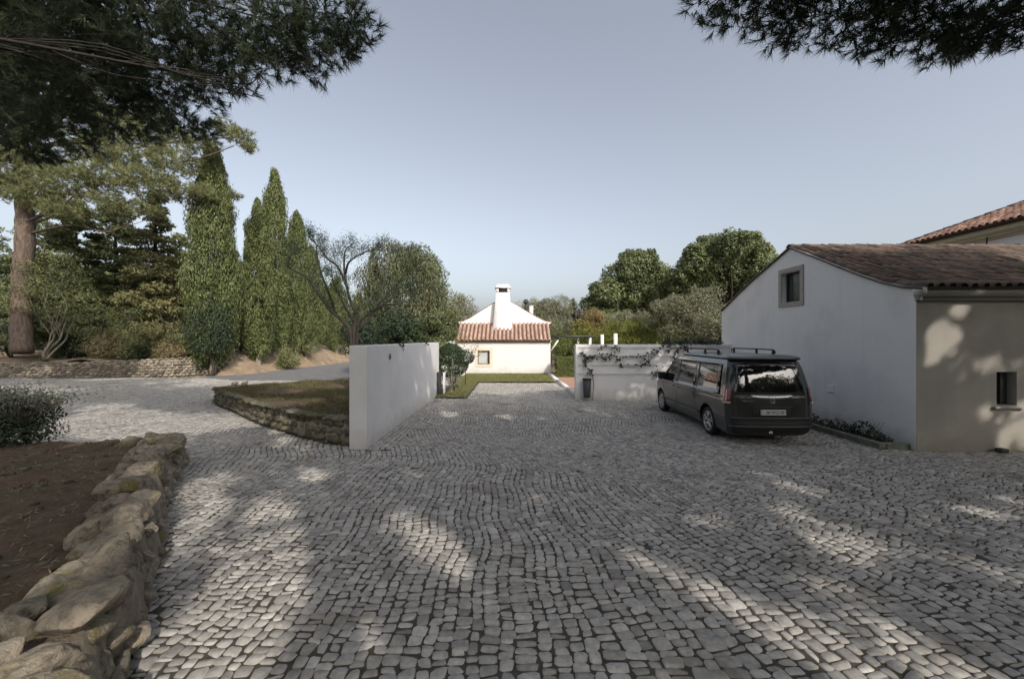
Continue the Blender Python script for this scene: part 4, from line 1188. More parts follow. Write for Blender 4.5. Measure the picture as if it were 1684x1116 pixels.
def loop(z, ns=44, nq=18):
    q = np.sin(np.linspace(-np.pi / 2, np.pi / 2, nq))
    w = vw(z)
    rear = np.stack([q * side_x(rear_y(1, z), z), rear_y(q, z), np.full(nq, z)], 1)
    y = np.linspace(rear_y(1, z), front_y(1, z), ns)[1:-1]
    right = np.stack([side_x(y, z), y, np.full(len(y), z)], 1)
    fr = np.stack([q[::-1] * side_x(front_y(1, z), z), front_y(q[::-1], z), np.full(nq, z)], 1)
    left = np.stack([-side_x(y[::-1], z), y[::-1], np.full(len(y), z)], 1)
    return np.concatenate([rear, right, fr, left])
loops = [loop(z) for z in ZL]
nL = len(loops[0])
V = np.concatenate(loops)
q = [[i * nL + k, i * nL + (k + 1) % nL, (i + 1) * nL + (k + 1) % nL, (i + 1) * nL + k] for i in range(len(ZL) - 1) for k in range(nL)]
body = obj('body', V, [q, [list(range(nL))[::-1]], [list(range((len(ZL) - 1) * nL, len(ZL) * nL))]], m_paint, van, smooth=True, local=True)
# wheel arches cut into the shell
for y in (1.05, 4.25):
    for sx in (-1, 1):
        t = MB(); t.tube([(sx * .62, y, .345), (sx * 1.2, y, .345)], .405, 36)
        cutter = t.obj('cutter', m_black, None)
        cutter.matrix_world = van.matrix_basis.copy()
        md = body.modifiers.new('arch', 'BOOLEAN'); md.operation = 'DIFFERENCE'; md.solver = 'EXACT'; md.object = cutter
        bpy.context.view_layer.update()
        dg = bpy.context.evaluated_depsgraph_get()
        nm = bpy.data.meshes.new_from_object(body.evaluated_get(dg))
        body.modifiers.clear(); old = body.data; body.data = nm; bpy.data.meshes.remove(old)
        bpy.data.objects.remove(cutter)
body.data.name = 'body'
if len(body.data.materials) > 1:
    while len(body.data.materials) > 1: body.data.materials.pop()
for p in body.data.polygons: p.material_index = 0; p.use_smooth = True
if hasattr(body.data, 'set_sharp_from_angle'): body.data.set_sharp_from_angle(angle=R(35))
# pop-up roof
rz = [1.845, 1.86, 1.885, 1.92, 1.945, 1.957]
rwid = [.76, .785, .788, .76, .68, .50]
rr = [.20, .165, .17, .24, .42, .8]
rfr = [3.12, 3.26, 3.22, 3.05, 2.75, 2.3]
def rloop(z, w, a, b):
    n = 16; q = np.sin(np.linspace(-np.pi / 2, np.pi / 2, n))
    re = np.stack([q * w, a + .03 * q ** 2 + .10 * np.abs(q) ** 7, np.full(n, z)], 1)
    fr = np.stack([q[::-1] * w * .9, b - .10 * q ** 2 - .12 * np.abs(q) ** 5, np.full(n, z)], 1)
    ys = np.linspace(re[-1, 1], fr[0, 1], 14)[1:-1]; xs = np.linspace(w, w * .9, 14)[1:-1]
    return np.concatenate([re, np.stack([xs, ys, np.full(12, z)], 1), fr, np.stack([-xs[::-1], ys[::-1], np.full(12, z)], 1)])
def stack_loops(Ls):
    n = len(Ls[0])
    q = [[i * n + k, i * n + (k + 1) % n, (i + 1) * n + (k + 1) % n, (i + 1) * n + k] for i in range(len(Ls) - 1) for k in range(n)]
    return np.concatenate(Ls), [q, [list(range((len(Ls) - 1) * n, len(Ls) * n))], [list(range(n))[::-1]]]
V, Fq = stack_loops([rloop(*a) for a in zip(rz[1:], rwid[1:], rr[1:], rfr[1:])])
proof = obj('roof', V, Fq, m_roofpaint, van, smooth=True, local=True)
V, Fq = stack_loops([rloop(1.838, .778, .20, 3.2), rloop(1.862, .795, .17, 3.28), rloop(1.872, .795, .17, 3.28)])
obj('roof_seal', V, Fq, m_black, proof, local=True)
for sx in (-1, 1):
    t = MB(); t.tube(smooth_path([(sx * .66, .98, 1.97), (sx * .66, 1.03, 2.035), (sx * .66, 1.2, 2.052), (sx * .66, 2.2, 2.052), (sx * .66, 2.9, 2.04), (sx * .66, 2.98, 1.96)], 5), .016, 8)
    rail = t.obj('roof_rail', m_black, van, local=True)
    for y in (1.06, 1.75, 2.85):
        b_ = MB(); b_.box((sx * .66 - .018, y - .03, 1.93), (sx * .66 + .018, y + .03, 2.045)); b_.obj('rail_foot', m_black, rail, local=True)

def side_patch(name, quad, off, m, sx, parent=None, nz=10, ny=10):
    """quad: (y at rear-bottom, y front-bottom, y rear-top, y front-top, z bottom, z top)"""
    yb0, yb1, yt0, yt1, z0, z1 = quad
    V = []
    for i in range(nz + 1):
        s = i / nz; z = z0 + (z1 - z0) * s
        for j in range(ny + 1):
            t = j / ny; y = (yb0 + (yt0 - yb0) * s) * (1 - t) + (yb1 + (yt1 - yb1) * s) * t
            V.append((sx * (side_x(y, z) + off), y, z))
    q = [[i * (ny + 1) + j, i * (ny + 1) + j + 1, (i + 1) * (ny + 1) + j + 1, (i + 1) * (ny + 1) + j] for i in range(nz) for j in range(ny)]
    V = np.array(V); n = len(V)
    W = V.copy(); W[:, 0] -= sx * (off + .012)
    rim = [j for j in range(ny)], 
    ring = [j for j in range(ny + 1)] + [(i + 1) * (ny + 1) - 1 for i in range(1, nz + 1)] + [nz * (ny + 1) + j for j in range(ny - 1, -1, -1)] + [i * (ny + 1) for i in range(nz - 1, 0, -1)]
    q2 = [[ring[k], ring[(k + 1) % len(ring)], n + ring[(k + 1) % len(ring)], n + ring[k]] for k in range(len(ring))]
    return obj(name, np.concatenate([V, W]), [q, q2], m, parent or van, local=True, smooth=False)
def rear_patch(name, xb, xt, z0, z1, off, m, parent=None, nz=10, nx=24, bow=0.0, bowb=0.0):
    V = []
    for i in range(nz + 1):
        s = i / nz
        for j in range(nx + 1):
            t = -1 + 2 * j / nx
            zz = z0 + (z1 - z0) * s + (bow * s + bowb * (1 - s)) * (1 - t * t)
            x = (xb + (xt - xb) * s) * t
            V.append((x, rear_y(x / vw(zz), zz) - off, zz))
    q = [[i * (nx + 1) + j, i * (nx + 1) + j + 1, (i + 1) * (nx + 1) + j + 1, (i + 1) * (nx + 1) + j] for i in range(nz) for j in range(nx)]
    V = np.array(V); n = len(V); W = V.copy(); W[:, 1] += off + .012
    ring = [j for j in range(nx + 1)] + [(i + 1) * (nx + 1) - 1 for i in range(1, nz + 1)] + [nz * (nx + 1) + j for j in range(nx - 1, -1, -1)] + [i * (nx + 1) for i in range(nz - 1, 0, -1)]
    q2 = [[ring[k], n + ring[k], n + ring[(k + 1) % len(ring)], ring[(k + 1) % len(ring)]] for k in range(len(ring))]
    return obj(name, np.concatenate([V, W]), [q, q2], m, parent or van, local=True)

for sx in (-1, 1):
    band = side_patch('window_trim', (.40, 4.02, .50, 3.36, 1.055, 1.735), .003, m_glass, sx)
    side_patch('front_door_window', (2.98, 3.92, 2.98, 3.34, 1.085, 1.70), .007, m_glass, sx)
    side_patch('sliding_door_window', (1.76, 2.90, 1.76, 2.90, 1.085, 1.715), .007, m_glass, sx)
    side_patch('rear_side_window', (.46, 1.68, .55, 1.68, 1.085, 1.715), .007, m_glass, sx)
    for y in (1.72, 2.94): side_patch('door_seam', (y - .005, y + .005, y - .005, y + .005, .34, 1.05), .0025, m_black, sx, ny=1)
    side_patch('door_seam', (3.96, 3.972, 3.96, 3.972, .72, 1.05), .0025, m_black, sx, ny=1)
    side_patch('slide_rail', (.36, 1.74, .36, 1.74, .972, .992), .003, m_black, sx, nz=1)
    side_patch('side_moulding', (1.50, 3.80, 1.50, 3.80, .455, .50), .012, m_roofpaint, sx, nz=2)
    for y in (2.68, 3.06):
        hb = MB(); hb.box((sx * (side_x(y, .95) + .004) - .015, y, .93), (sx * (side_x(y, .95) + .03) + .0, y + .2, .96)); hb.obj('door_handle', m_paint, van, local=True)
    # mirror: arm and rounded shell
    mr = bevel_box('mirror', (sx * 1.06 - .105, 3.72, 1.08), (sx * 1.06 + .105, 3.90, 1.30), m_black, van, .045, local=True, seg=3)
    ma = MB(); ma.box((min(sx * .93, sx * .99), 3.76, 1.06), (max(sx * .93, sx * .99), 3.86, 1.12)); ma.obj('mirror_arm', m_black, mr, local=True)
    # tail lamp wrapping the corner
    Vt = []
    zs = np.linspace(.90, 1.24, 8)
    cols = [('s', .21), ('s', .165)] + [('q', v) for v in (-1.0, -.985, -.97, -.95, -.925, -.895)]
    for z in zs:
        tk = (z - .90) / .34
        for kind, v in cols:
            if kind == 's':
                y = vr(z) + v - .03 * tk; Vt.append((sx * (side_x(y, z) + .008), y, z))
            else:
                qv = -v; x = qv * vw(z); nx_ = 1 if qv > .975 else .3
                Vt.append((sx * (x + .008 * nx_), rear_y(qv, z) - .010, z))
    nc = len(cols)
    qq = [[i * nc + j, i * nc + j + 1, (i + 1) * nc + j + 1, (i + 1) * nc + j] for i in range(len(zs) - 1) for j in range(nc - 1)]
    if sx > 0: qq = [f[::-1] for f in qq]
    tl = obj('tail_lamp', Vt, [qq], m_redlens, van, local=True, smooth=True)
    Vs = [v for v in Vt[:2 * nc]]
    Vs = np.array(Vs) + np.array([sx * .003, -.004, 0]); Vs[nc:, 2] = .935
    obj('clear_strip', Vs, [[f for f in qq[:nc - 1]]], m_whitelens, tl, local=True)
    c2 = np.array([v for i in range(1, 7) for v in (Vt[i * nc + 3], Vt[i * nc + 4])]) + np.array([sx * .002, -.004, 0])
    obj('light_bar', c2, [[[2 * i, 2 * i + 1, 2 * i + 3, 2 * i + 2] if sx < 0 else [2 * i, 2 * i + 2, 2 * i + 3, 2 * i + 1] for i in range(5)]], m_whitelens, tl, local=True)
rear_patch('rear_window', .79, .68, 1.10, 1.75, .008, m_glass, bow=.035, bowb=-.02)
rear_patch('tailgate_panel', .78, .78, .585, 1.075, .006, m_paint, bowb=0)
rear_patch('chrome_strip', .40, .47, 1.035, 1.085, .022, m_chrome, nz=2, bow=-.018, bowb=-.03)
pl_rec = rear_patch('plate_recess', .42, .46, .62, .84, .0095, m_black)
bevel_box('number_plate', (-.26, -.030, .66), (.26, -.008 + vr(.7), .775), m_plate, pl_rec, .003, local=True)
bp = rear_patch('bumper', .88, .88, .42, .585, .020, m_black)
rear_patch('bumper_lip', .90, .90, .395, .425, .034, m_roofpaint, nz=2)
rear_patch('bumper_ledge', .86, .86, .582, .602, .034, m_roofpaint, nz=2)
rear_patch('lower_valance', .80, .86, .26, .392, .012, m_black)
def text(body_, size, loc, m, parent, ext=.001):
    cu = bpy.data.curves.new('lettering', 'FONT'); cu.body = body_; cu.size = size; cu.align_x = 'CENTER'; cu.align_y = 'CENTER'; cu.extrude = ext
    cu.materials.append(m)
    o = bpy.data.objects.new('lettering', cu); o.location = loc; o.rotation_euler = (R(90), 0, 0); COL.objects.link(o); o.parent = parent
    bpy.context.view_layer.update()
    me = bpy.data.meshes.new_from_object(o.evaluated_get(bpy.context.evaluated_depsgraph_get()))
    o2 = bpy.data.objects.new('lettering', me); o2.location = loc; o2.rotation_euler = (R(90), 0, 0); COL.objects.link(o2); o2.parent = parent
    bpy.data.objects.remove(o); bpy.data.curves.remove(cu)
    return o2
text('28 WO 70', .088, (.02, -.0325, .717), m_print, pl_rec)
text('MARCO POLO', .042, (-.50, rear_y(.5, .955) - .0085, .955), m_chrome, van)
text('V 250 d', .042, (.55, rear_y(.55, .955) - .0085, .955), m_chrome, van)
# three-pointed emblem in a ring
em = MB(); a = np.linspace(0, 2 * np.pi, 21)
em.tube([(.052 * np.cos(t), .015, .965 + .052 * np.sin(t)) for t in a], .005, 6, cap=False)
for t in (90, 210, 330):
    c, s = math.cos(R(t)), math.sin(R(t)); em.tube([(0, .012, .965), (.05 * c, .015, .965 + .05 * s)], [.010, .002], 5)
em.obj('emblem', m_chrome, van, local=True)
wp = MB(); wp.tube([(0, .07, 1.14), (.22, .08, 1.17), (.42, .085, 1.19)], [.014, .009, .006], 5); wp.obj('rear_wiper', m_black, van, local=True)
ex_ = MB(); ex_.tube([(-.05, -.03, .28), (-.05, .2, .28)], .035, 10); ex_.obj('tow_ball', m_chrome, van, local=True)
ex2 = MB(); ex2.tube([(.38, .03, .25), (.38, .4, .25)], .04, 10); ex2.obj('exhaust', m_steel, van, local=True)
ub = MB(); ub.box((-.78, .35, .19), (.78, 4.7, .30)); ub.obj('underbody', m_black, van, local=True)
def make_wheel(y, sx):
    x = sx * .845
    def ring(prof, n=32):
        a = np.linspace(0, 2 * np.pi, n, endpoint=False)
        V = np.concatenate([np.stack([np.full(n, x + sx * o), y + r * np.cos(a), .335 + r * np.sin(a)], 1) for o, r in prof])
        q = [[i * n + k, i * n + (k + 1) % n, (i + 1) * n + (k + 1) % n, (i + 1) * n + k] for i in range(len(prof) - 1) for k in range(n)]
        return V, [q]
    hub = MB()
    Vh, Fh = ring([(-.02, .0), (-.02, .17), (-.06, .21), (-.06, 0)]); hub.add(Vh, Fh)
    wh = hub.obj('wheel', m_black, van, local=True)
    V_, F_ = ring([(-.12, .225), (-.12, .31), (-.09, .330), (.03, .335), (.06, .328), (.082, .30), (.084, .265), (.072, .238), (.05, .232)]); obj('tyre', V_, F_, m_rubber, wh, local=True, smooth=True)
    rim = MB()
    V_, F_ = ring([(.05, .236), (.07, .240), (.074, .226), (.05, .212), (-.06, .205)]); rim.add(V_, F_)
    for k in range(5):
        for d_ in (-9, 9):
            t0, t1 = R(k * 72 + 90 + d_ * .6), R(k * 72 + 90 + d_ * 1.6)
            pts = [(.045, .045, t0), (.055, .13, (t0 + t1) / 2), (.058, .215, t1)]
            rim.tube([(x + sx * o, y + r * math.cos(t), .335 + r * math.sin(t)) for o, r, t in pts], [.024, .019, .018], 6)
    V_, F_ = ring([(.062, .0), (.062, .035), (.05, .06), (0, .065)], 20); rim.add(V_, F_)
    rim.obj('rim', m_alloy, wh, local=True)
for y in (1.05, 4.25):
    for sx in (-1, 1): make_wheel(y, sx)
hl = MB()
# ================================================================== VEGETATION
def pad_pine(base, top, r0, pads, label, m_leaf, ntuft, k, L, w, bark=m_bark, tint0=.5, rtop=.35, twig=True, extra_limbs=(), sides=12, limb_r=.09, name='pine_tree', group=None, upper=None, every=1):
    t = empty(name, base, label, 'tree', group)
    tp = trunk_path(np.array(base) - [0, 0, .2], top, .012)
    tr = MB(); tr.tube(tp, np.linspace(r0, r0 * rtop, len(tp)) * (1 + .06 * np.sin(np.arange(len(tp)) * 2.1)), sides)
    tr.obj('trunk', bark, t, smooth=True)
    lm = MB()
    for c, r in pads[::every]:
        c = np.array(c)
        f = float(np.clip((c[2] - base[2] - .12 * np.linalg.norm((c - top)[:2])) / (top[2] - base[2]), .45, .98))
        a = tp[int(f * (len(tp) - 1))]
        P = limb_path(a, c, .06, .10)
        lr = limb_r * (0.6 + .8 * rng.random())
        lm.tube(P, np.linspace(lr, lr * .25, len(P)), 6)
        if twig:
            for _ in range(6):
                e = c + rand_dirs(1)[0] * np.asarray(r) * .85
                s_ = P[int(rng.uniform(.6, .98) * (len(P) - 1))]
                Q = limb_path(s_, e, .03, .1, 3); lm.tube(Q, np.linspace(lr * .28, .006, len(Q)), 4)
    for p in extra_limbs:
        P = smooth_path(p[0], 6); lm.tube(P, np.linspace(p[1], p[1] * .4, len(P)), 8)
    if lm.n: lm.obj('limbs', bark, t, smooth=True)
    pine_crown('crown', pads, ntuft, k, L, w, m_leaf, t, tint0, .5 if upper else .75)
    if upper: pine_crown('upper_crown', upper, 60, 14, .30, .06, m_leaf, t, tint0)
    return t

def umbrella(c, rx, ry, rz, n, pr=(1.0, 1.5), hole=None):
    pads = []
    while len(pads) < n:
        a, u = rng.uniform(0, 2 * np.pi), math.sqrt(rng.random())
        x, y = c[0] + rx * u * math.cos(a), c[1] + ry * u * math.sin(a)
        if hole and any((x - h[0]) ** 2 + (y - h[1]) ** 2 < h[2] ** 2 for h in hole): continue
        z = c[2] + rz * (1 - u * u) + rng.normal() * .35
        r = rng.uniform(*pr)
        pads.append(((x, y, z), (r, r, r * .5)))
    return pads

# ---- overhanging pine on the left, its crown reaching into the picture
pix = [(20, 30, 6.2, 1.1), (90, 70, 6.4, 1.0), (160, 20, 6.0, 1.0), (60, 150, 6.6, 1.0), (10, 200, 6.8, .9), (130, 150, 6.3, .95), (200, 110, 6.2, .95), (250, 40, 5.8, .9), (270, 150, 6.2, .75), (310, 95, 5.9, .75), (340, 30, 5.6, .8), (380, 90, 5.8, .62), (430, 30, 5.5, .75), (450, 100, 5.6, .5), (500, 20, 5.4, .65),
       (520, 80, 5.5, .55), (560, 25, 5.3, .55), (575, 75, 5.4, .34), (400, 140, 5.7, .22), (200, 190, 6.5, .6), (290, 205, 6.3, .36), (330, 212, 6.3, .24), (100, 215, 6.7, .6), (40, 235, 7.0, .5), (240, 170, 6.3, .5), (595, 45, 5.3, .30), (470, 60, 5.5, .6), (150, 90, 6.1, 1.0), (340, 130, 5.9, .45)]
pads, upper = [], []
for a, b, Y, r in pix:
    c = at(a, b, Y); pads.append((tuple(c), (r, r * 1.1, r * .62)))
for a, b, Y, r in pix:                                   # upper layers of the same crown
    if r > .7:
        c = at(a, b, Y); upper.append(((c[0] - .3, c[1] - .5, c[2] + 1.3), (r * 1.2, r * 1.2, r * .6)))
upper += umbrella((-8.6, 3.2, 8.8), 5.2, 3.6, 1.8, 34, (1.0, 1.4)) + umbrella((-9.5, 4.6, 9.6), 3.8, 2.8, 1.2, 24, (1.0, 1.4)) + umbrella((-14.8, 8.6, 9.4), 3.2, 2.8, 1.0, 18, (1.0, 1.4))  # wider pads added out of view to shade the left of the yard
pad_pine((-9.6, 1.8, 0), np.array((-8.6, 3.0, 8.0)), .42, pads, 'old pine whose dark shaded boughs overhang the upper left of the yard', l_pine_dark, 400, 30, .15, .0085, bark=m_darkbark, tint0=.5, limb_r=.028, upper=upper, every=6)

# ---- overhanging pine on the right
pix = [(1150, 8, 4.9, .26), (1165, 0, 4.9, .34), (1200, 12, 4.9, .40), (1250, -5, 4.9, .55), (1300, 25, 4.9, .45), (1320, 55, 4.9, .28), (1360, 30, 4.9, .50), (1410, 40, 4.9, .42), (1450, 10, 4.8, .6), (1480, 45, 4.8, .42), (1530, 55, 4.8, .40), (1560, 75, 4.8, .30), (1590, 40, 4.8, .5), (1640, 30, 4.8, .55), (1680, 20, 4.8, .55), (1600, 70, 4.8, .22), (1520, 10, 4.7, .6), (1380, -20, 4.7, .6), (1300, -30, 4.7, .6), (1690, 50, 4.8, .3)]
pads, upper = [], []
for a, b, Y, r in pix:
    c = at(a, b, Y); pads.append((tuple(c), (r, r * 1.1, r * .6)))
    if r > .45: upper.append(((c[0] + .2, c[1] - .6, c[2] + .8), (r * 1.3, r * 1.3, r * .7)))
upper += umbrella((6.6, 1.6, 8.4), 5.0, 3.4, 1.8, 36, (1.0, 1.4)) + umbrella((10.6, 3.4, 9.6), 3.2, 2.4, .8, 18, (1.0, 1.4)) + umbrella((1.8, 3.4, 9.4), 2.2, 1.8, .8, 16, (1.0, 1.4)) + umbrella((9.8, 5.4, 9.6), 2.4, 1.5, .6, 9, (1.0, 1.4)) + umbrella((2.6, -.4, 8.8), 2.4, 2.2, .8, 20, (1.0, 1.4))  # outer pads added out of view to keep sun off the white walls
pad_pine((9.9, -3.4, 0), np.array((8.4, .2, 7.6)), .36, pads, 'pine whose blue-green boughs hang into the upper right of the sky', l_pine_dark, 420, 30, .15, .0085, bark=m_darkbark, tint0=.62, limb_r=.030, upper=upper, every=3)

# ---- grove of pines behind the viewpoint that shades the yard
for base, c, rx, ry, n, lab in (((3, -7.0, 0), (3.4, -4.6, 9.0), 5.4, 4.6, 60, 'broad umbrella pine shading the middle of the cobbled yard'),
                                ((12, -8.0, 0), (10.6, -5.4, 9.2), 6.0, 5.4, 86, 'broad umbrella pine shading the annex side of the yard'),
                                ((19, -2.5, 0), (16.2, -.4, 9.4), 5.4, 4.8, 58, 'umbrella pine shading the annex roof'),
                                ((-25, 9.5, 0), (-22.5, 12.0, 10.2), 6.2, 4.4, 54, 'umbrella pine beyond the picture edge shading the dry stone wall'),
                                ((-5, -7.5, 0), (-4.4, -6.2, 8.6), 4.6, 4.0, 30, 'umbrella pine shading the boulder wall')):
    pad_pine(base, np.array((c[0] - .2, c[1] - .4, c[2] - .6)), .45, umbrella(c, rx, ry, 1.6, n, (.95, 1.5)), lab, l_pine_dark, 110, 15, .32, .085, bark=m_bark, twig=False, group='pines shading the yard', limb_r=.03, every=4)

# ---- big sunlit pine on the bank
pix = [(20, 280, 24, 1.9), (60, 262, 24.5, 1.6), (120, 300, 24, 1.8), (170, 285, 24, 1.7), (150, 240, 24.5, 1.6), (215, 250, 24, 1.9), (260, 215, 24.3, 1.7), (190, 200, 24.5, 1.4), (240, 300, 24, 1.7), (290, 265, 24, 1.5), (60, 320, 24, 1.5), (110, 345, 23.8, 1.3), (180, 335, 24, 1.3), (280, 310, 24, 1.2), (330, 235, 24.2, 1.1), (370, 210, 24.2, .9), (395, 225, 24.2, .85), (410, 243, 24.2, .55), (-30, 300, 24, 1.8), (-20, 230, 24.5, 1.8), (150, 180, 25, 1.5), (60, 190, 25, 1.6), (240, 345, 24, 1.0), (385, 320, 24.5, .5), (330, 315, 24.4, .8)]
pads = [(tuple(at(a, b, Y)), (r, r, r * .55)) for a, b, Y, r in pix]
pb_ = at(36, 575, 24.8)
lim = [([at(40, 345, 24.6), at(85, 318, 24.4), at(130, 322, 24.2)], .16), ([at(30, 270, 24.7), at(75, 240, 24.5), at(140, 234, 24.3), at(195, 228, 24.2)], .17), ([at(195, 290, 24.3), at(285, 305, 24.2), at(320, 325, 24.3)], .08), ([at(290, 268, 24.2), at(330, 260, 24.2), at(385, 240, 24.2)], .06)]
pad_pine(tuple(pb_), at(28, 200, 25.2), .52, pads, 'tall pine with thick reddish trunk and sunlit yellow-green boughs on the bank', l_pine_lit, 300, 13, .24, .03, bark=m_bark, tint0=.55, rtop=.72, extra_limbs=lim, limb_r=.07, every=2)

# ---- cypress row
def cypress(base, H, Rr, label, n, m=l_cypress, tint0=.5, ph=0, name='cypress_tree', lobes=3, trunk_h=.9, L=.20, W=.055, group='cypress row along the lane'):
    """column of upright plumes"""
    t = empty(name, base, label, 'tree', group)
    tr = MB(); tr.tube(trunk_path((base[0], base[1], base[2] - .3), (base[0], base[1], base[2] + H * .85), .004), np.linspace(.2, .04, 41), 8); tr.obj('trunk', m_palebark, t)
    npl = max(40, int(38 * H * Rr / 1.4))
    Vs, Fs, Ts, n0 = [], [], [], 0
    for i in range(npl):
        h = (i + rng.random()) / npl
        prof = np.interp(h, [0, .04, .12, .35, .55, .72, .85, .95, 1], [.45, .72, .9, 1.0, .94, .78, .54, .28, .03])
        a = rng.uniform(0, 2 * np.pi)
        lob = 1 + .13 * math.sin(a * lobes + h * 4 + ph) + .10 * math.sin(a * 2 - h * 17 + ph)
        rad = Rr * prof * lob * rng.uniform(.62, .92)
        pr = Rr * (.20 + .14 * rng.random()) * (.55 + .45 * prof)
        ph_ = pr * rng.uniform(1.9, 3.2)
        c = np.array([base[0] + rad * math.cos(a), base[1] + rad * math.sin(a), base[2] + trunk_h + h * (H - trunk_h - ph_ * .8)])
        k = max(20, int(n / npl))
        d = rand_dirs(k); u = .45 + .6 * rng.random(k) ** .6
        P = c + d * u[:, None] * np.array([pr, pr, ph_])
        P[:, 0] += (P[:, 2] - c[2]) * .10 * math.cos(a); P[:, 1] += (P[:, 2] - c[2]) * .10 * math.sin(a)
        V, Fq, T = leaves(P, d * np.array([1, 1, .3]) + np.array([0, 0, .25]), L, W, tint0 + .20 * rng.normal() + .18 * rng.normal(size=k), .5, np.array([0, 0, 1.0]), .8)
        Vs.append(V); Fs.append(Fq + n0); Ts.append(T); n0 += len(V)
    obj('crown', np.concatenate(Vs), [np.concatenate(Fs)], m, t, np.concatenate(Ts))
    return t
def tz(x, y): return float(terr(np.array([x]), np.array([y]))[0])
cyp = [(-19.3, 25.9, 14.7, 1.42, 'tallest cypress, broad and lit, standing just behind the dry stone wall end', 30000),
       (-18.45, 29.2, 12.0, 1.15, 'slim bright cypress just beyond the tallest one by the lane', 22000),
       (-18.75, 31.7, 14.9, 1.2, 'tall pointed cypress rising behind the slim bright one', 20000),
       (-18.6, 34.6, 12.5, 1.2, 'shorter cypress fourth along the lane row', 16000),
       (-19.0, 38.0, 10.0, 1.3, 'fifth cypress of the lane row behind the bare tree', 12000),
       (-18.6, 42.5, 8.2, 1.3, 'sixth cypress of the lane row, partly hidden by the bare tree', 9000),
       (-18.2, 47.5, 7.2, 1.3, 'seventh and low cypress of the lane row', 7000),
       (-17.8, 53.0, 6.6, 1.3, 'eighth cypress, small and yellow green at the far lane end', 6000)]
for i, (x, y, H, r, lab, n) in enumerate(cyp):
    cypress((x, y, tz(x, y)), H, r, lab, int(n * 2.2), ph=i * 1.3, tint0=.5 + .04 * (i % 3), lobes=3 + i % 3)
# thin cypress behind the bare tree
c = at(613, 560, 48); cypress((c[0], 48, 0), 13.4, 1.0, 'thin pointed cypress rising behind the bare tree', 9000, l_conifer, ph=4, tint0=.35)

# ---- broadleaf and conifer helpers
def blob_tree(name, base, top, r0, blobs, label, m_leaf, per, L, W, cat='tree', group=None, bark=m_darkbark, tint0=.5, stems=1, up=.35, axis=None, axis_w=0, limbs=True, shell=.5, blobvar=.25, sub=0):
    t = empty(name, base, label, cat, group)
    lm = MB()
    tops = []
    for s in range(stems):
        tt = np.array(top, float) + (rng.normal(size=3) * np.array([.5, .4, .2]) * (np.array(top) - np.array(base))[2] * .25 if stems > 1 else 0)
        P = trunk_path(np.array(base) - [0, 0, .15], tt, .03); lm.tube(P, np.linspace(r0, r0 * .4, len(P)), 8); tops.append(P)
    lm.obj('trunk', bark, t, smooth=True)
    if limbs:
        l2 = MB()
        for c, r in blobs:
            P0 = tops[rng.integers(len(tops))]; a = P0[int(rng.uniform(.5, .98) * (len(P0) - 1))]
            P = limb_path(a, c, .05, .12, 4); l2.tube(P, np.linspace(r0 * .35, r0 * .08, len(P)), 5)
        l2.obj('limbs', bark, t, smooth=True)
    crown('crown', blobs, per, L, W, m_leaf, t, tint0, up=up, axis=axis, axis_w=axis_w, shell=shell, blobvar=blobvar, sub=sub)
    return t

def scatter_blobs(c, r, n, br, shell=.55):
    out = []
    for _ in range(n):
        d = rand_dirs(1)[0]; u = shell + (1 - shell) * rng.random()
        q = rng.uniform(*br)
        out.append((tuple(np.array(c) + d * u * np.array(r)), (q, q, q * .8)))
    return out

def tiered_conifer(base, H, Rr, label, n_t, m_leaf, per, tint0=.45, name='conifer_tree', L=.34, W=.10):
    """drooping tiers of sprays round a straight trunk"""
    t = empty(name, base, label, 'tree', 'mixed trees on the bank')
    tr = MB(); tr.tube(trunk_path((base[0], base[1], base[2] - .2), (base[0], base[1], base[2] + H), .006), np.linspace(.28, .03, 41), 8); tr.obj('trunk', m_darkbark, t)
    bl = []
    for i in range(n_t):
        h = .05 + .95 * (i + rng.random()) / n_t
        a = rng.uniform(0, 2 * np.pi); r = Rr * (1 - h) ** .75 * rng.uniform(.45, 1.0) + .1
        q = rng.uniform(.55, 1.0) * (.5 + .7 * (1 - h)) 
        bl.append(((base[0] + r * math.cos(a), base[1] + r * math.sin(a), base[2] + h * H), (q * 1.2, q * 1.2, q * .45)))
    crown('crown', bl, per, L, W, m_leaf, t, tint0, up=.5)
    return t

# ---- mixed wood on the bank behind the wall
B = lambda px, Y: ((px - 842) / F * Y, Y, tz((px - 842) / F * Y, Y))
tiered_conifer(B(125, 29), 11.0, 3.6, 'dark layered conifer just beside the big pine trunk', 120, l_cedar, 560, .5)
tiered_conifer(B(190, 31), 11.5, 3.4, 'dark layered conifer in the middle of the wood on the bank', 120, l_cedar, 540, .45)
tiered_conifer(B(255, 29), 11.6, 2.5, 'paler pointed conifer beside the tallest cypress', 90, l_conifer, 480, .5)
tiered_conifer(B(295, 33), 9.6, 2.4, 'small dark conifer squeezed behind the tallest cypress', 60, l_cedar, 420, .5)
tiered_conifer(B(-40, 31), 12.0, 3.6, 'dark conifer at the picture edge behind the big pine trunk', 80, l_cedar, 320, .3)
tiered_conifer(B(75, 34), 13.0, 3.8, 'tall dark conifer far behind the big pine', 120, l_cedar, 440, .45)
tiered_conifer(B(385, 37), 9.0, 2.3, 'conifer showing between the two tallest cypresses', 60, l_cedar, 360, .55)
c = at(95, 500, 25.2)
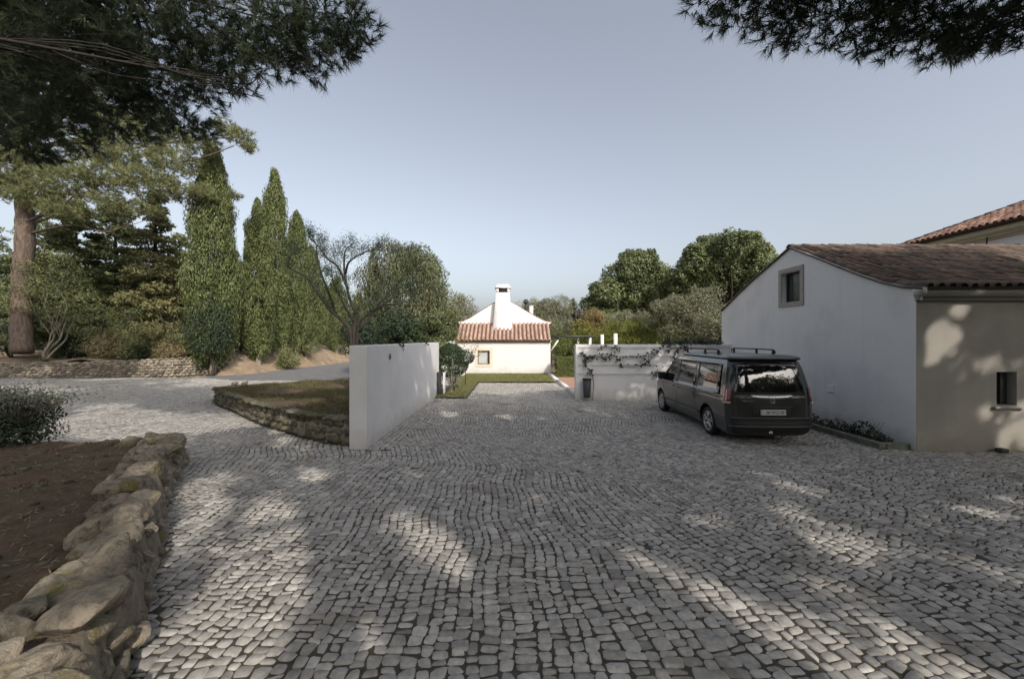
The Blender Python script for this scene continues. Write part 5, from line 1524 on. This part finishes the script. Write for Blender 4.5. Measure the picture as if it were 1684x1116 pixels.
blob_tree('multi_stem_tree', B(72, 25.2), (c[0], 25.2, 3.6), .07, [(tuple(at(px_, py_, 25.2 + dy)), (r, r, r * .85)) for px_, py_, dy, r in ((40, 470, -.2, .9), (30, 500, -.2, .8), (45, 440, -.1, .7), (70, 470, 0, .9), (110, 450, .2, 1.0), (95, 500, -.3, .9), (135, 480, .2, .8), (60, 440, .3, .8), (120, 425, .4, .7), (150, 500, 0, .7), (85, 420, .3, .7), (60, 510, 0, .55), (130, 520, 0, .6))],
          'small multi-stemmed green tree in front of the big pine trunk', l_shrub, 900, .13, .055, bark=m_palebark, stems=4, tint0=.42)
for i, (px_, py_, Y, r, h, ml, lab, t0) in enumerate((
        (165, 520, 26.0, 1.2, 2.2, l_shrub, 'green spreading shrub between the small tree and the pale shrub', .45), (172, 555, 25.2, .9, 1.2, l_dryshrub, 'pale sunlit yellow shrub on the bank behind the wall', .45),
        (220, 515, 25.8, 1.25, 2.6, l_shrub, 'tall leafy shrub with sunlit sprays above the agave', .6), (205, 470, 27.5, 1.4, 3.6, l_shrub, 'high shrub deep in the middle of the bank wood', .35),
        (278, 560, 25.6, .8, .9, l_dryshrub, 'low dry tan shrub left of the tallest cypress', .35), (275, 510, 26.8, 1.3, 2.8, l_conifer, 'bushy yellow-green shrub left of the tallest cypress', .45),
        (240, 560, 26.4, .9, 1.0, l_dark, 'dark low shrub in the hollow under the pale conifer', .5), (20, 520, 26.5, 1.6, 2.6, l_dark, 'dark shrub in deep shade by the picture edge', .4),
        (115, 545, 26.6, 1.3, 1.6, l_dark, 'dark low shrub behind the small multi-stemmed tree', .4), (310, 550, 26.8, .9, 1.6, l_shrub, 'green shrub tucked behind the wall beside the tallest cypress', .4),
        (396, 560, 31.5, 1.0, 2.0, l_shrub, 'leafy sucker growth between the two tallest cypresses', .55), (470, 575, 31.0, 1.0, 1.6, l_shrub, 'leafy low growth under the third lane cypress', .55), (500, 575, 35.5, 1.0, 1.6, l_shrub, 'leafy low growth under the fourth lane cypress', .6))):
    c = at(px_, py_, Y); b = (c[0], Y, tz(c[0], Y))
    blob_tree('shrub', b, (c[0], Y, c[2]), .05, scatter_blobs((c[0], Y, tz(c[0], Y) + .55 * h), (r, r * .9, h * .5), 18, (.4, .62), .2), lab, ml, 900, .13, .06, 'shrub', 'shrubs on the bank', stems=3, tint0=t0)
# dark leaf mass standing in for the shadow cast on the tallest cypress
c = at(346, 530, 25.3)
blob_tree('shadow_foliage', (c[0], 25.3, tz(c[0], 25.3)), (c[0], 25.3, 3.0), .1, [((c[0] + x, 25.2, z), (1.15, .8, .95)) for x, z in ((-.35, 2.1), (.35, 2.2), (0, 3.2), (-.45, 3.6), (.4, 3.7), (0, 4.3), (.5, 2.9), (-.5, 2.9))],
          'dark round-topped leaf mass standing in for the shadow on the tallest cypress', l_dark, 1500, .16, .05, 'shrub', tint0=.55, axis=np.array([0, 0, 1.0]), axis_w=.5, limbs=False)
# agaves
for px_, lab, s in ((208, 'dark spiky agave on the bank above the wall', 1.0), (75, 'small pale spiky plant at the foot of the multi-stemmed tree', .7)):
    c = B(px_, 24.75)
    a_ = empty('agave', (c[0], 24.75, c[2] - .02), lab, 'agave')
    for i in range(26):
        a, e = rng.uniform(0, 2 * np.pi), rng.uniform(.15, 1.2)
        d = np.array([math.cos(a) * math.cos(e), math.sin(a) * math.cos(e), math.sin(e)]); sd = np.array([-math.sin(a), math.cos(a), 0])
        L_ = .62 * s * rng.uniform(.8, 1.1); p = np.array([c[0], 24.75, c[2]]); upn = np.cross(sd, d)
        m1 = p + d * L_ * .45
        V = [p - sd * .035, p + sd * .035, m1 + sd * .055 - upn * .0, m1 - sd * .055, p + d * L_ + [0, 0, .03], m1 - upn * .03 * -1]
        obj('leaf', V, [[[0, 1, 2, 3]], [[3, 2, 4]]], l_topiary if s == 1.0 else l_olive, a_, np.full(6, .3 + .6 * rng.random()))

# ---- nearly bare tree in the planter
def bare_tree():
    b0 = at(588, 560, 14.2); base = (b0[0], 14.2, .45)
    t = empty('bare_tree', base, 'nearly leafless dark tree with twisted upswept branches behind the entry wall', 'tree')
    tr = MB(); br = MB(); tips = []
    Y = 14.2
    def A(px_, py_, dy=0): return at(px_, py_, Y + dy)
    stems = [([A(583, 690), A(578, 560), A(566, 530), A(545, 512), A(525, 485), A(505, 455), A(476, 440, .3), A(480, 418, .3), A(500, 405, .4)], .085), ([A(583, 690), A(582, 550), A(586, 520), A(578, 500), A(570, 470), A(566, 440), A(568, 412), A(580, 402)], .075),
             ([A(585, 690), A(588, 548), A(600, 520), A(630, 500), A(665, 480), A(700, 470)], .065), ([A(552, 515), A(540, 480), A(530, 455), A(522, 425), A(520, 402), A(512, 394)], .05), ([A(572, 475), A(556, 440), A(538, 425), A(523, 405), A(508, 390)], .05),
             ([A(590, 545), A(640, 480, .2), A(670, 455, .3), A(690, 440, .3)], .05), ([A(568, 450), A(575, 430, -.3), A(600, 415, -.4), A(625, 410, -.5)], .045), ([A(582, 530), A(560, 490, -.5), A(548, 465, -.6), A(545, 440, -.7)], .05), ([A(630, 500), A(655, 500, -.3), A(690, 488, -.4)], .035)]
    for p, r in stems:
        P = smooth_path(p, 7); tr.tube(P, np.linspace(r, r * .22, len(P)), 7)
        def grow(p0, d, L, r_, depth):
            d = unit(d + rng.normal(size=3) * .22 + np.array([0, 0, .12])); e = p0 + d * L
            mid = (p0 + e) / 2 + rng.normal(size=3) * L * .08
            br.tube(smooth_path([p0, mid, e], 3), [r_, r_ * .9, r_ * .85, r_ * .75, r_ * .7, r_ * .6, r_ * .5][:7], 4)
            tips.append(e)
            if depth:
                for _ in range(3): grow(p0 + (e - p0) * rng.uniform(.4, 1), unit(d + rng.normal(size=3) * .55 + np.array([0, 0, .3])), L * rng.uniform(.5, .75), r_ * .6, depth - 1)
        for i in range(len(P) // 3, len(P), 2):
            grow(P[i], unit(np.array([rng.normal() * .8, rng.normal() * .6, .7])), rng.uniform(.20, .38), .010, 2)
    tr.obj('trunk', m_darkbark, t, smooth=True)
    br.obj('twigs', m_darkbark, t)
    tp = np.array(tips); tp = np.repeat(tp, 14, 0) + rng.normal(size=(len(tp) * 14, 3)) * .11
    V, Fq, T = leaves(tp, rand_dirs(len(tp)), .05, .020, rng.random(len(tp)), .5); obj('leaves', V, [Fq], l_topiary, t, T)
bare_tree()

# ---- weeping pepper tree and hedge trees behind the entry wall
c = at(665, 480, 24)
bl = [(tuple(at(px_, py_, 24 + dy)), (r, r, r * 1.25)) for px_, py_, dy, r in ((640, 440, 0, 1.3), (675, 445, .5, 1.3), (700, 470, 0, 1.2), (660, 480, -.5, 1.4), (625, 480, .3, 1.3), (700, 510, 0, 1.2), (650, 520, -.4, 1.3), (610, 455, .6, 1.0), (690, 450, 1, 1.0), (640, 415, .5, .8), (675, 425, .4, .8), (610, 510, .2, 1.2), (712, 490, .4, .9), (680, 535, -.5, 1.1), (620, 545, 0, 1.1), (715, 530, 0, .9))]
blob_tree('pepper_tree', (c[0], 24, 0), (c[0], 24, 4.2), .22, bl, 'weeping pale-green tree just behind the white entry wall', l_pepper, 900, .26, .05, bark=m_palebark, tint0=.5, axis=np.array([0, 0, -1.0]), axis_w=.75)
bl = [(tuple(at(px_, py_, 27 + dy)), (r, r, r)) for px_, py_, dy, r in ((715, 455, 0, .9), (705, 440, .5, 1.0), (690, 430, .5, 1.2), (720, 480, 0, .9), (660, 430, 1, 1.2), (722, 505, 0, .9))]
blob_tree('round_tree', (at(700, 500, 27)[0], 27, 0), tuple(at(700, 470, 27)), .2, bl, 'dark rounded tree behind the weeping tree', l_oak, 1000, .18, .09, tint0=.6)
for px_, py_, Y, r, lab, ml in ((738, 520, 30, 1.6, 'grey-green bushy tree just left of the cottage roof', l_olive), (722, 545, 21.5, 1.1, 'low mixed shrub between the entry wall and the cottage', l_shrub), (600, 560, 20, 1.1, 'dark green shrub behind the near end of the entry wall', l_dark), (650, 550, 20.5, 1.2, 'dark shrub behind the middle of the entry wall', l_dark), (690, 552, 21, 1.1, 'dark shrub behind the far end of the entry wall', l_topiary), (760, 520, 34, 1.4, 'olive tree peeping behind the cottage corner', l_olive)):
    c = at(px_, py_, Y)
    blob_tree('garden_shrub', (c[0], Y, 0), tuple(c), .07, scatter_blobs(c, (r * 1.3, r, max(r * .8, c[2] * .5)), 18, (.45, .75), .3), lab, ml, 800, .15, .06, 'shrub', tint0=.5, stems=2)
# far low hedge trees at the lane end
for i, px_ in enumerate((540, 552, 563, 575)):
    c = at(px_, 560, 58 + i * 2)
    cypress((c[0], 58 + i * 2, 0), 5.6 + .4 * i, 1.1, '%s yellow-green column of the hedge closing the lane' % ['first', 'second', 'third', 'fourth'][i], 3500, l_hedge, ph=i, tint0=.6, name='hedge_column', trunk_h=.1)

# ---- topiary beside the lawn
tb = at(742, 600, 17.8)
tpx = lambda px_, py_, Y=17.8: tuple(at(px_, py_, Y))
blob_tree('topiary_shrub', (tb[0] + .1, 17.8, .05), (tb[0], 17.8, 1.2), .05, [(tpx(738, 585), (.62, .5, .45)), (tpx(760, 588), (.50, .45, .40)), (tpx(735, 603), (.52, .45, .4)), (tpx(755, 603), (.42, .4, .36)), (tpx(742, 575), (.5, .45, .3))], 'clipped dark round topiary shrub at the end of the white entry wall', l_topiary, 9000, .075, .045, 'shrub', stems=5, tint0=.55, shell=.8, limbs=True, blobvar=.1)
c = at(742, 615, 17.2)
blob_tree('variegated_shrub', (c[0], 17.2, .05), (c[0], 17.2, .9), .02, [(tpx(740, 620, 17.2), (.32, .25, .40)), (tpx(748, 600, 17.2), (.22, .2, .35)), (tpx(744, 585, 17.1), (.18, .12, .3)), (tpx(752, 630, 17.2), (.30, .25, .30))], 'straggly white-flecked shrub growing up in front of the topiary', l_white, 750, .09, .03, 'shrub', stems=6, bark=m_palebark, tint0=.55)
c = at(765, 560, 19.5)
blob_tree('sapling', (c[0], 19.5, .05), tuple(c), .02, [(tpx(762, 558, 19.5), (.42, .3, .26)), (tpx(775, 570, 19.5), (.36, .3, .28)), (tpx(783, 580, 19.5), (.28, .25, .25)), (tpx(752, 560, 19.5), (.3, .25, .2))], 'thin yellowing sapling in front of the cottage window', l_russet, 700, .10, .045, 'sapling', tint0=.75)

# ---- trees right of the cottage
def oak(cx, Y, top, blobs, label, per=520):
    blob_tree('oak_tree', (cx, Y, 0), (cx, Y, top), .4, blobs, label, l_oak, per, .30, .17, bark=m_darkbark, tint0=.5, blobvar=.4, sub=6)
ob = [(tuple(at(px_, py_, 44 + rng.normal() * 1.5)), (r, r, r * .85)) for px_, py_, r in [(1040, 440, 1.9), (1015, 455, 1.8), (1065, 455, 1.9), (1000, 480, 1.7), (1035, 475, 2.2), (1075, 485, 1.9), (985, 500, 1.6), (1015, 505, 1.9), (1050, 510, 1.9), (975, 520, 1.4), (1085, 455, 1.6), (1000, 525, 1.5), (1040, 425, 1.3), (1095, 470, 1.5), (968, 500, 1.0), (1060, 430, 1.4)]]
oak(at(1035, 500, 44)[0], 44, 5.5, ob, 'large rounded oak nearer the cottage, with gaps at its base')
ob = [(tuple(at(px_, py_, 41 + rng.normal() * 1.5)), (r, r, r * .85)) for px_, py_, r in [(1200, 405, 1.8), (1170, 410, 1.8), (1230, 410, 1.8), (1150, 430, 1.7), (1190, 435, 2.2), (1240, 430, 2.0), (1255, 450, 1.6), (1140, 450, 1.7), (1165, 460, 1.9), (1215, 460, 2.0), (1120, 455, 1.5), (1250, 425, 1.4), (1185, 480, 1.7), (1140, 480, 1.5), (1230, 480, 1.5), (1110, 475, 1.3), (1260, 470, 1.3), (1205, 395, 1.0), (1240, 398, 1.0)]]
oak(at(1195, 480, 41)[0], 41, 6.5, ob, 'largest oak, its crown rising behind the annex gable', 600)
ob = [(tuple(at(px_, py_, 50)), (r, r, r * .85)) for px_, py_, r in [(1115, 480, 2.0), (1095, 500, 2.0), (1125, 510, 2.0), (1080, 520, 1.8)]]
oak(at(1110, 500, 50)[0], 50, 5, ob, 'darker oak filling the gap between the two big oaks', 420)
def olive(px_, py_, Y, r, lab, n=26, t0=.5, m=l_olive):
    c = at(px_, py_, Y)
    blob_tree('olive_tree', (c[0], Y, 0), (c[0], Y, c[2] * .8), .16, scatter_blobs(c, (r, r, r * .75), n, (r * .28, r * .42), .35), lab, m, 620, .18, .05, 'tree', 'olive trees in the garden', bark=m_darkbark, tint0=t0, sub=3)
olive(1150, 520, 28, 2.4, 'silvery olive tree tight against the annex gable', 40)
olive(1100, 515, 32, 1.8, 'silvery olive tree beside the one against the annex', 26)
olive(1045, 530, 36, 1.5, 'small silvery olive behind the yellow hedge', 20, .6)
olive(1010, 528, 38, 1.4, 'small pale olive nearest the reddish bush', 20, .6)
olive(905, 520, 42, 2.6, 'wide grey-green olive right behind the cottage roof', 34, .5)
olive(880, 520, 50, 2.6, 'far olive behind the cottage small chimney', 24, .45)
olive(925, 545, 36, 1.6, 'low olive under the dark spire behind the pergola', 20, .5)
olive(1180, 545, 24, 1.3, 'small olive hard against the annex corner', 22, .45)
c = at(943, 545, 46); cypress((c[0], 46, 0), 7.0, 1.2, 'dark spire-shaped cypress beyond the pergola', 8000, l_dark, ph=2, tint0=.5)
c = at(972, 530, 34)
blob_tree('russet_bush', (c[0], 34, 0), tuple(c), .06, scatter_blobs(c, (1.3, 1, 1.0), 16, (.4, .6), .3), 'reddish-brown bush above the pergola beam', l_russet, 700, .14, .06, 'bush', tint0=.5)
# yellow-green hedge mass
hb_ = [(tuple(at(px_, py_, 34 + rng.normal() * .6)), (1.2, 1.1, .95)) for px_, py_ in ((985, 548), (1000, 545), (1020, 542), (1040, 545), (1060, 540), (1080, 540), (1100, 543), (1120, 546), (1135, 552), (1005, 565), (1030, 565), (1055, 562), (1080, 562), (1105, 563), (1130, 570), (960, 545), (970, 552), (1050, 580), (1000, 585), (1100, 585))]
blob_tree('yellow_hedge', (at(1050, 560, 34)[0], 34, 0), tuple(at(1050, 570, 34)), .08, hb_, 'bright yellow-green hedge showing above the garden wall', l_yhedge, 1200, .24, .042, 'hedge', tint0=.55, axis=np.array([0, 0, 1.0]), axis_w=.6, stems=4)
hb_ = [(tuple(at(px_, py_, 39)), (1.3, 1.0, .8)) for px_, py_ in ((955, 560), (985, 562), (1015, 562), (1040, 560))]
blob_tree('dark_hedge', (at(990, 560, 39)[0], 39, 0), tuple(at(990, 575, 39)), .08, hb_, 'dark hedge behind the pergola posts', l_dark, 900, .15, .06, 'hedge', tint0=.6, stems=3)
# clipped box hedge beside the path
bx = empty('box_hedge', (4.0, 25.3, 0), 'clipped box hedge across the terracotta path beside the cottage', 'hedge')
n = 22000
P = np.stack([rng.uniform(2.75, 6.2, n), rng.uniform(24.7, 26.0, n), rng.uniform(0, 1.2, n)], 1)
f = rng.integers(0, 3, n); P[f == 0, 1] = 24.7 + .12 * rng.random((f == 0).sum()); P[f == 1, 2] = 1.2 - .1 * rng.random((f == 1).sum())
P += .03 * np.stack([lump(P, 4, 1), lump(P, 4, 2), lump(P, 4, 3)], 1)
N = np.where((f == 0)[:, None], [0, -1.0, .3], np.where((f == 1)[:, None], [0, -.2, 1.0], rand_dirs(n)))
V, Fq, T = leaves(P, N, .09, .045, .5 + .25 * rng.normal(size=n) + .15 * lump(P, 2, 3), .5); obj('foliage', V, [Fq], l_hedge, bx, T)
for px_, py_, Y, r, lab in ((920, 572, 28.5, 1.0, 'bright shrub just behind the box hedge'), (935, 578, 27.6, .8, 'low bright shrub behind the box hedge by the garden wall end'), (915, 560, 33, 1.3, 'dull shrub below the pergola beam')):
    c = at(px_, py_, Y)
    blob_tree('garden_shrub', (c[0], Y, 0), tuple(c), .05, scatter_blobs(c, (r, r, r * .7), 14, (.35, .5), .3), lab, l_hedge, 900, .12, .06, 'shrub', tint0=.5, stems=2)

# ---- white-tipped bush in the soil bed
c = at(40, 680, 7.3)
blob_tree('foreground_bush', (c[0], 7.3, .47), tuple(c), .03, [(tuple(at(px_, py_, 7.3 + dy)), (r, r, r * .8)) for px_, py_, dy, r in ((10, 690, 0, .5), (45, 690, .1, .45), (70, 705, 0, .3), (20, 660, .2, .42), (55, 665, .2, .34), (-30, 680, 0, .5), (30, 715, -.2, .4), (75, 680, .1, .22), (-20, 720, -.2, .5), (85, 660, .2, .12))],
          'dark bushy shrub growing in the soil bed behind the boulder wall', l_dark, 5200, .055, .030, 'shrub', stems=5, tint0=.55, shell=.3)
P = np.concatenate([np.stack(list(at(px_, py_, 7.25)), 0)[None] + rng.normal(size=(240, 3)) * np.array([.26, .2, .09]) for px_, py_ in ((10, 645), (40, 650), (70, 655), (-20, 650), (95, 650))])
wb = empty('pale_flowering_plant', (at(30, 650, 7.25)[0], 7.25, .47), 'pale grey-leaved sprays on top of the dark foreground bush', 'plant')
V, Fq, T = leaves(P, rand_dirs(len(P)) + np.array([0, 0, .6]), .055, .024, rng.uniform(.2, .85, len(P)), .4); obj('leaves', V, [Fq], l_white, wb, T)
t = MB()
for p in P[::14]: t.tube(limb_path((at(35, 700, 7.3)), p, .05, .1, 3), .005, 4)
t.obj('stem', m_palebark, wb)

# ---- background wood closing the horizon
def far_wood(name, x0, x1, Y, h, n, m, lab_z=0):
    P = []
    xs = rng.uniform(x0, x1, n); 
    top = h * (.75 + .25 * np.sin(xs * .21 + lab_z) * np.sin(xs * .07 + 1))
    zz = rng.random(n) ** .8 * top
    P = np.stack([xs, Y + rng.normal(size=n) * 4, zz], 1)
    V, Fq, T = leaves(P, rand_dirs(n) + np.array([0, -1, .6]), .9, .6, .5 + .22 * rng.normal(size=n) + .25 * lump(P, .6, 2), .5)
    o = obj(name, V, [Fq], m, None, T); tag(o, 'far belt of mixed trees closing the view behind the garden', 'trees', kind='stuff')
far_wood('far_woods', -120, 130, 95, 7.0, 26000, l_oak)
far_wood('bank_woods', -75, -24, 52, 12.0, 26000, l_cedar, 2)
bpy.data.objects['bank_woods']['label'] = 'dense dark wood behind the conifers on the bank'
far_wood('grove_woods', -70, 70, -30, 18.0, 42000, l_cedar, 1)
bpy.data.objects['grove_woods']['label'] = 'dark wood behind the viewpoint that the van windows reflect'

for i, (x, y, h) in enumerate(((7.5, -5.5, 5.0), (11.5, -6.5, 5.4), (15.5, -5.0, 5.6), (19.5, -2.0, 5.4))):  # unseen bushes added to block low sky and darken the annex front
    blob_tree('sky_block_bush', (x, y, 0), (x, y, h * .7), .08, scatter_blobs((x, y, h * .52), (2.0, 1.3, h * .46), 26, (.7, 1.0), .2), '%s unseen bush added under the shading pines to block low sky' % ['first', 'second', 'third', 'fourth', 'fifth', 'sixth'][i], l_dark, 420, .22, .12, 'shrub', 'added light-blocking bushes behind the viewpoint', stems=3, tint0=.5)
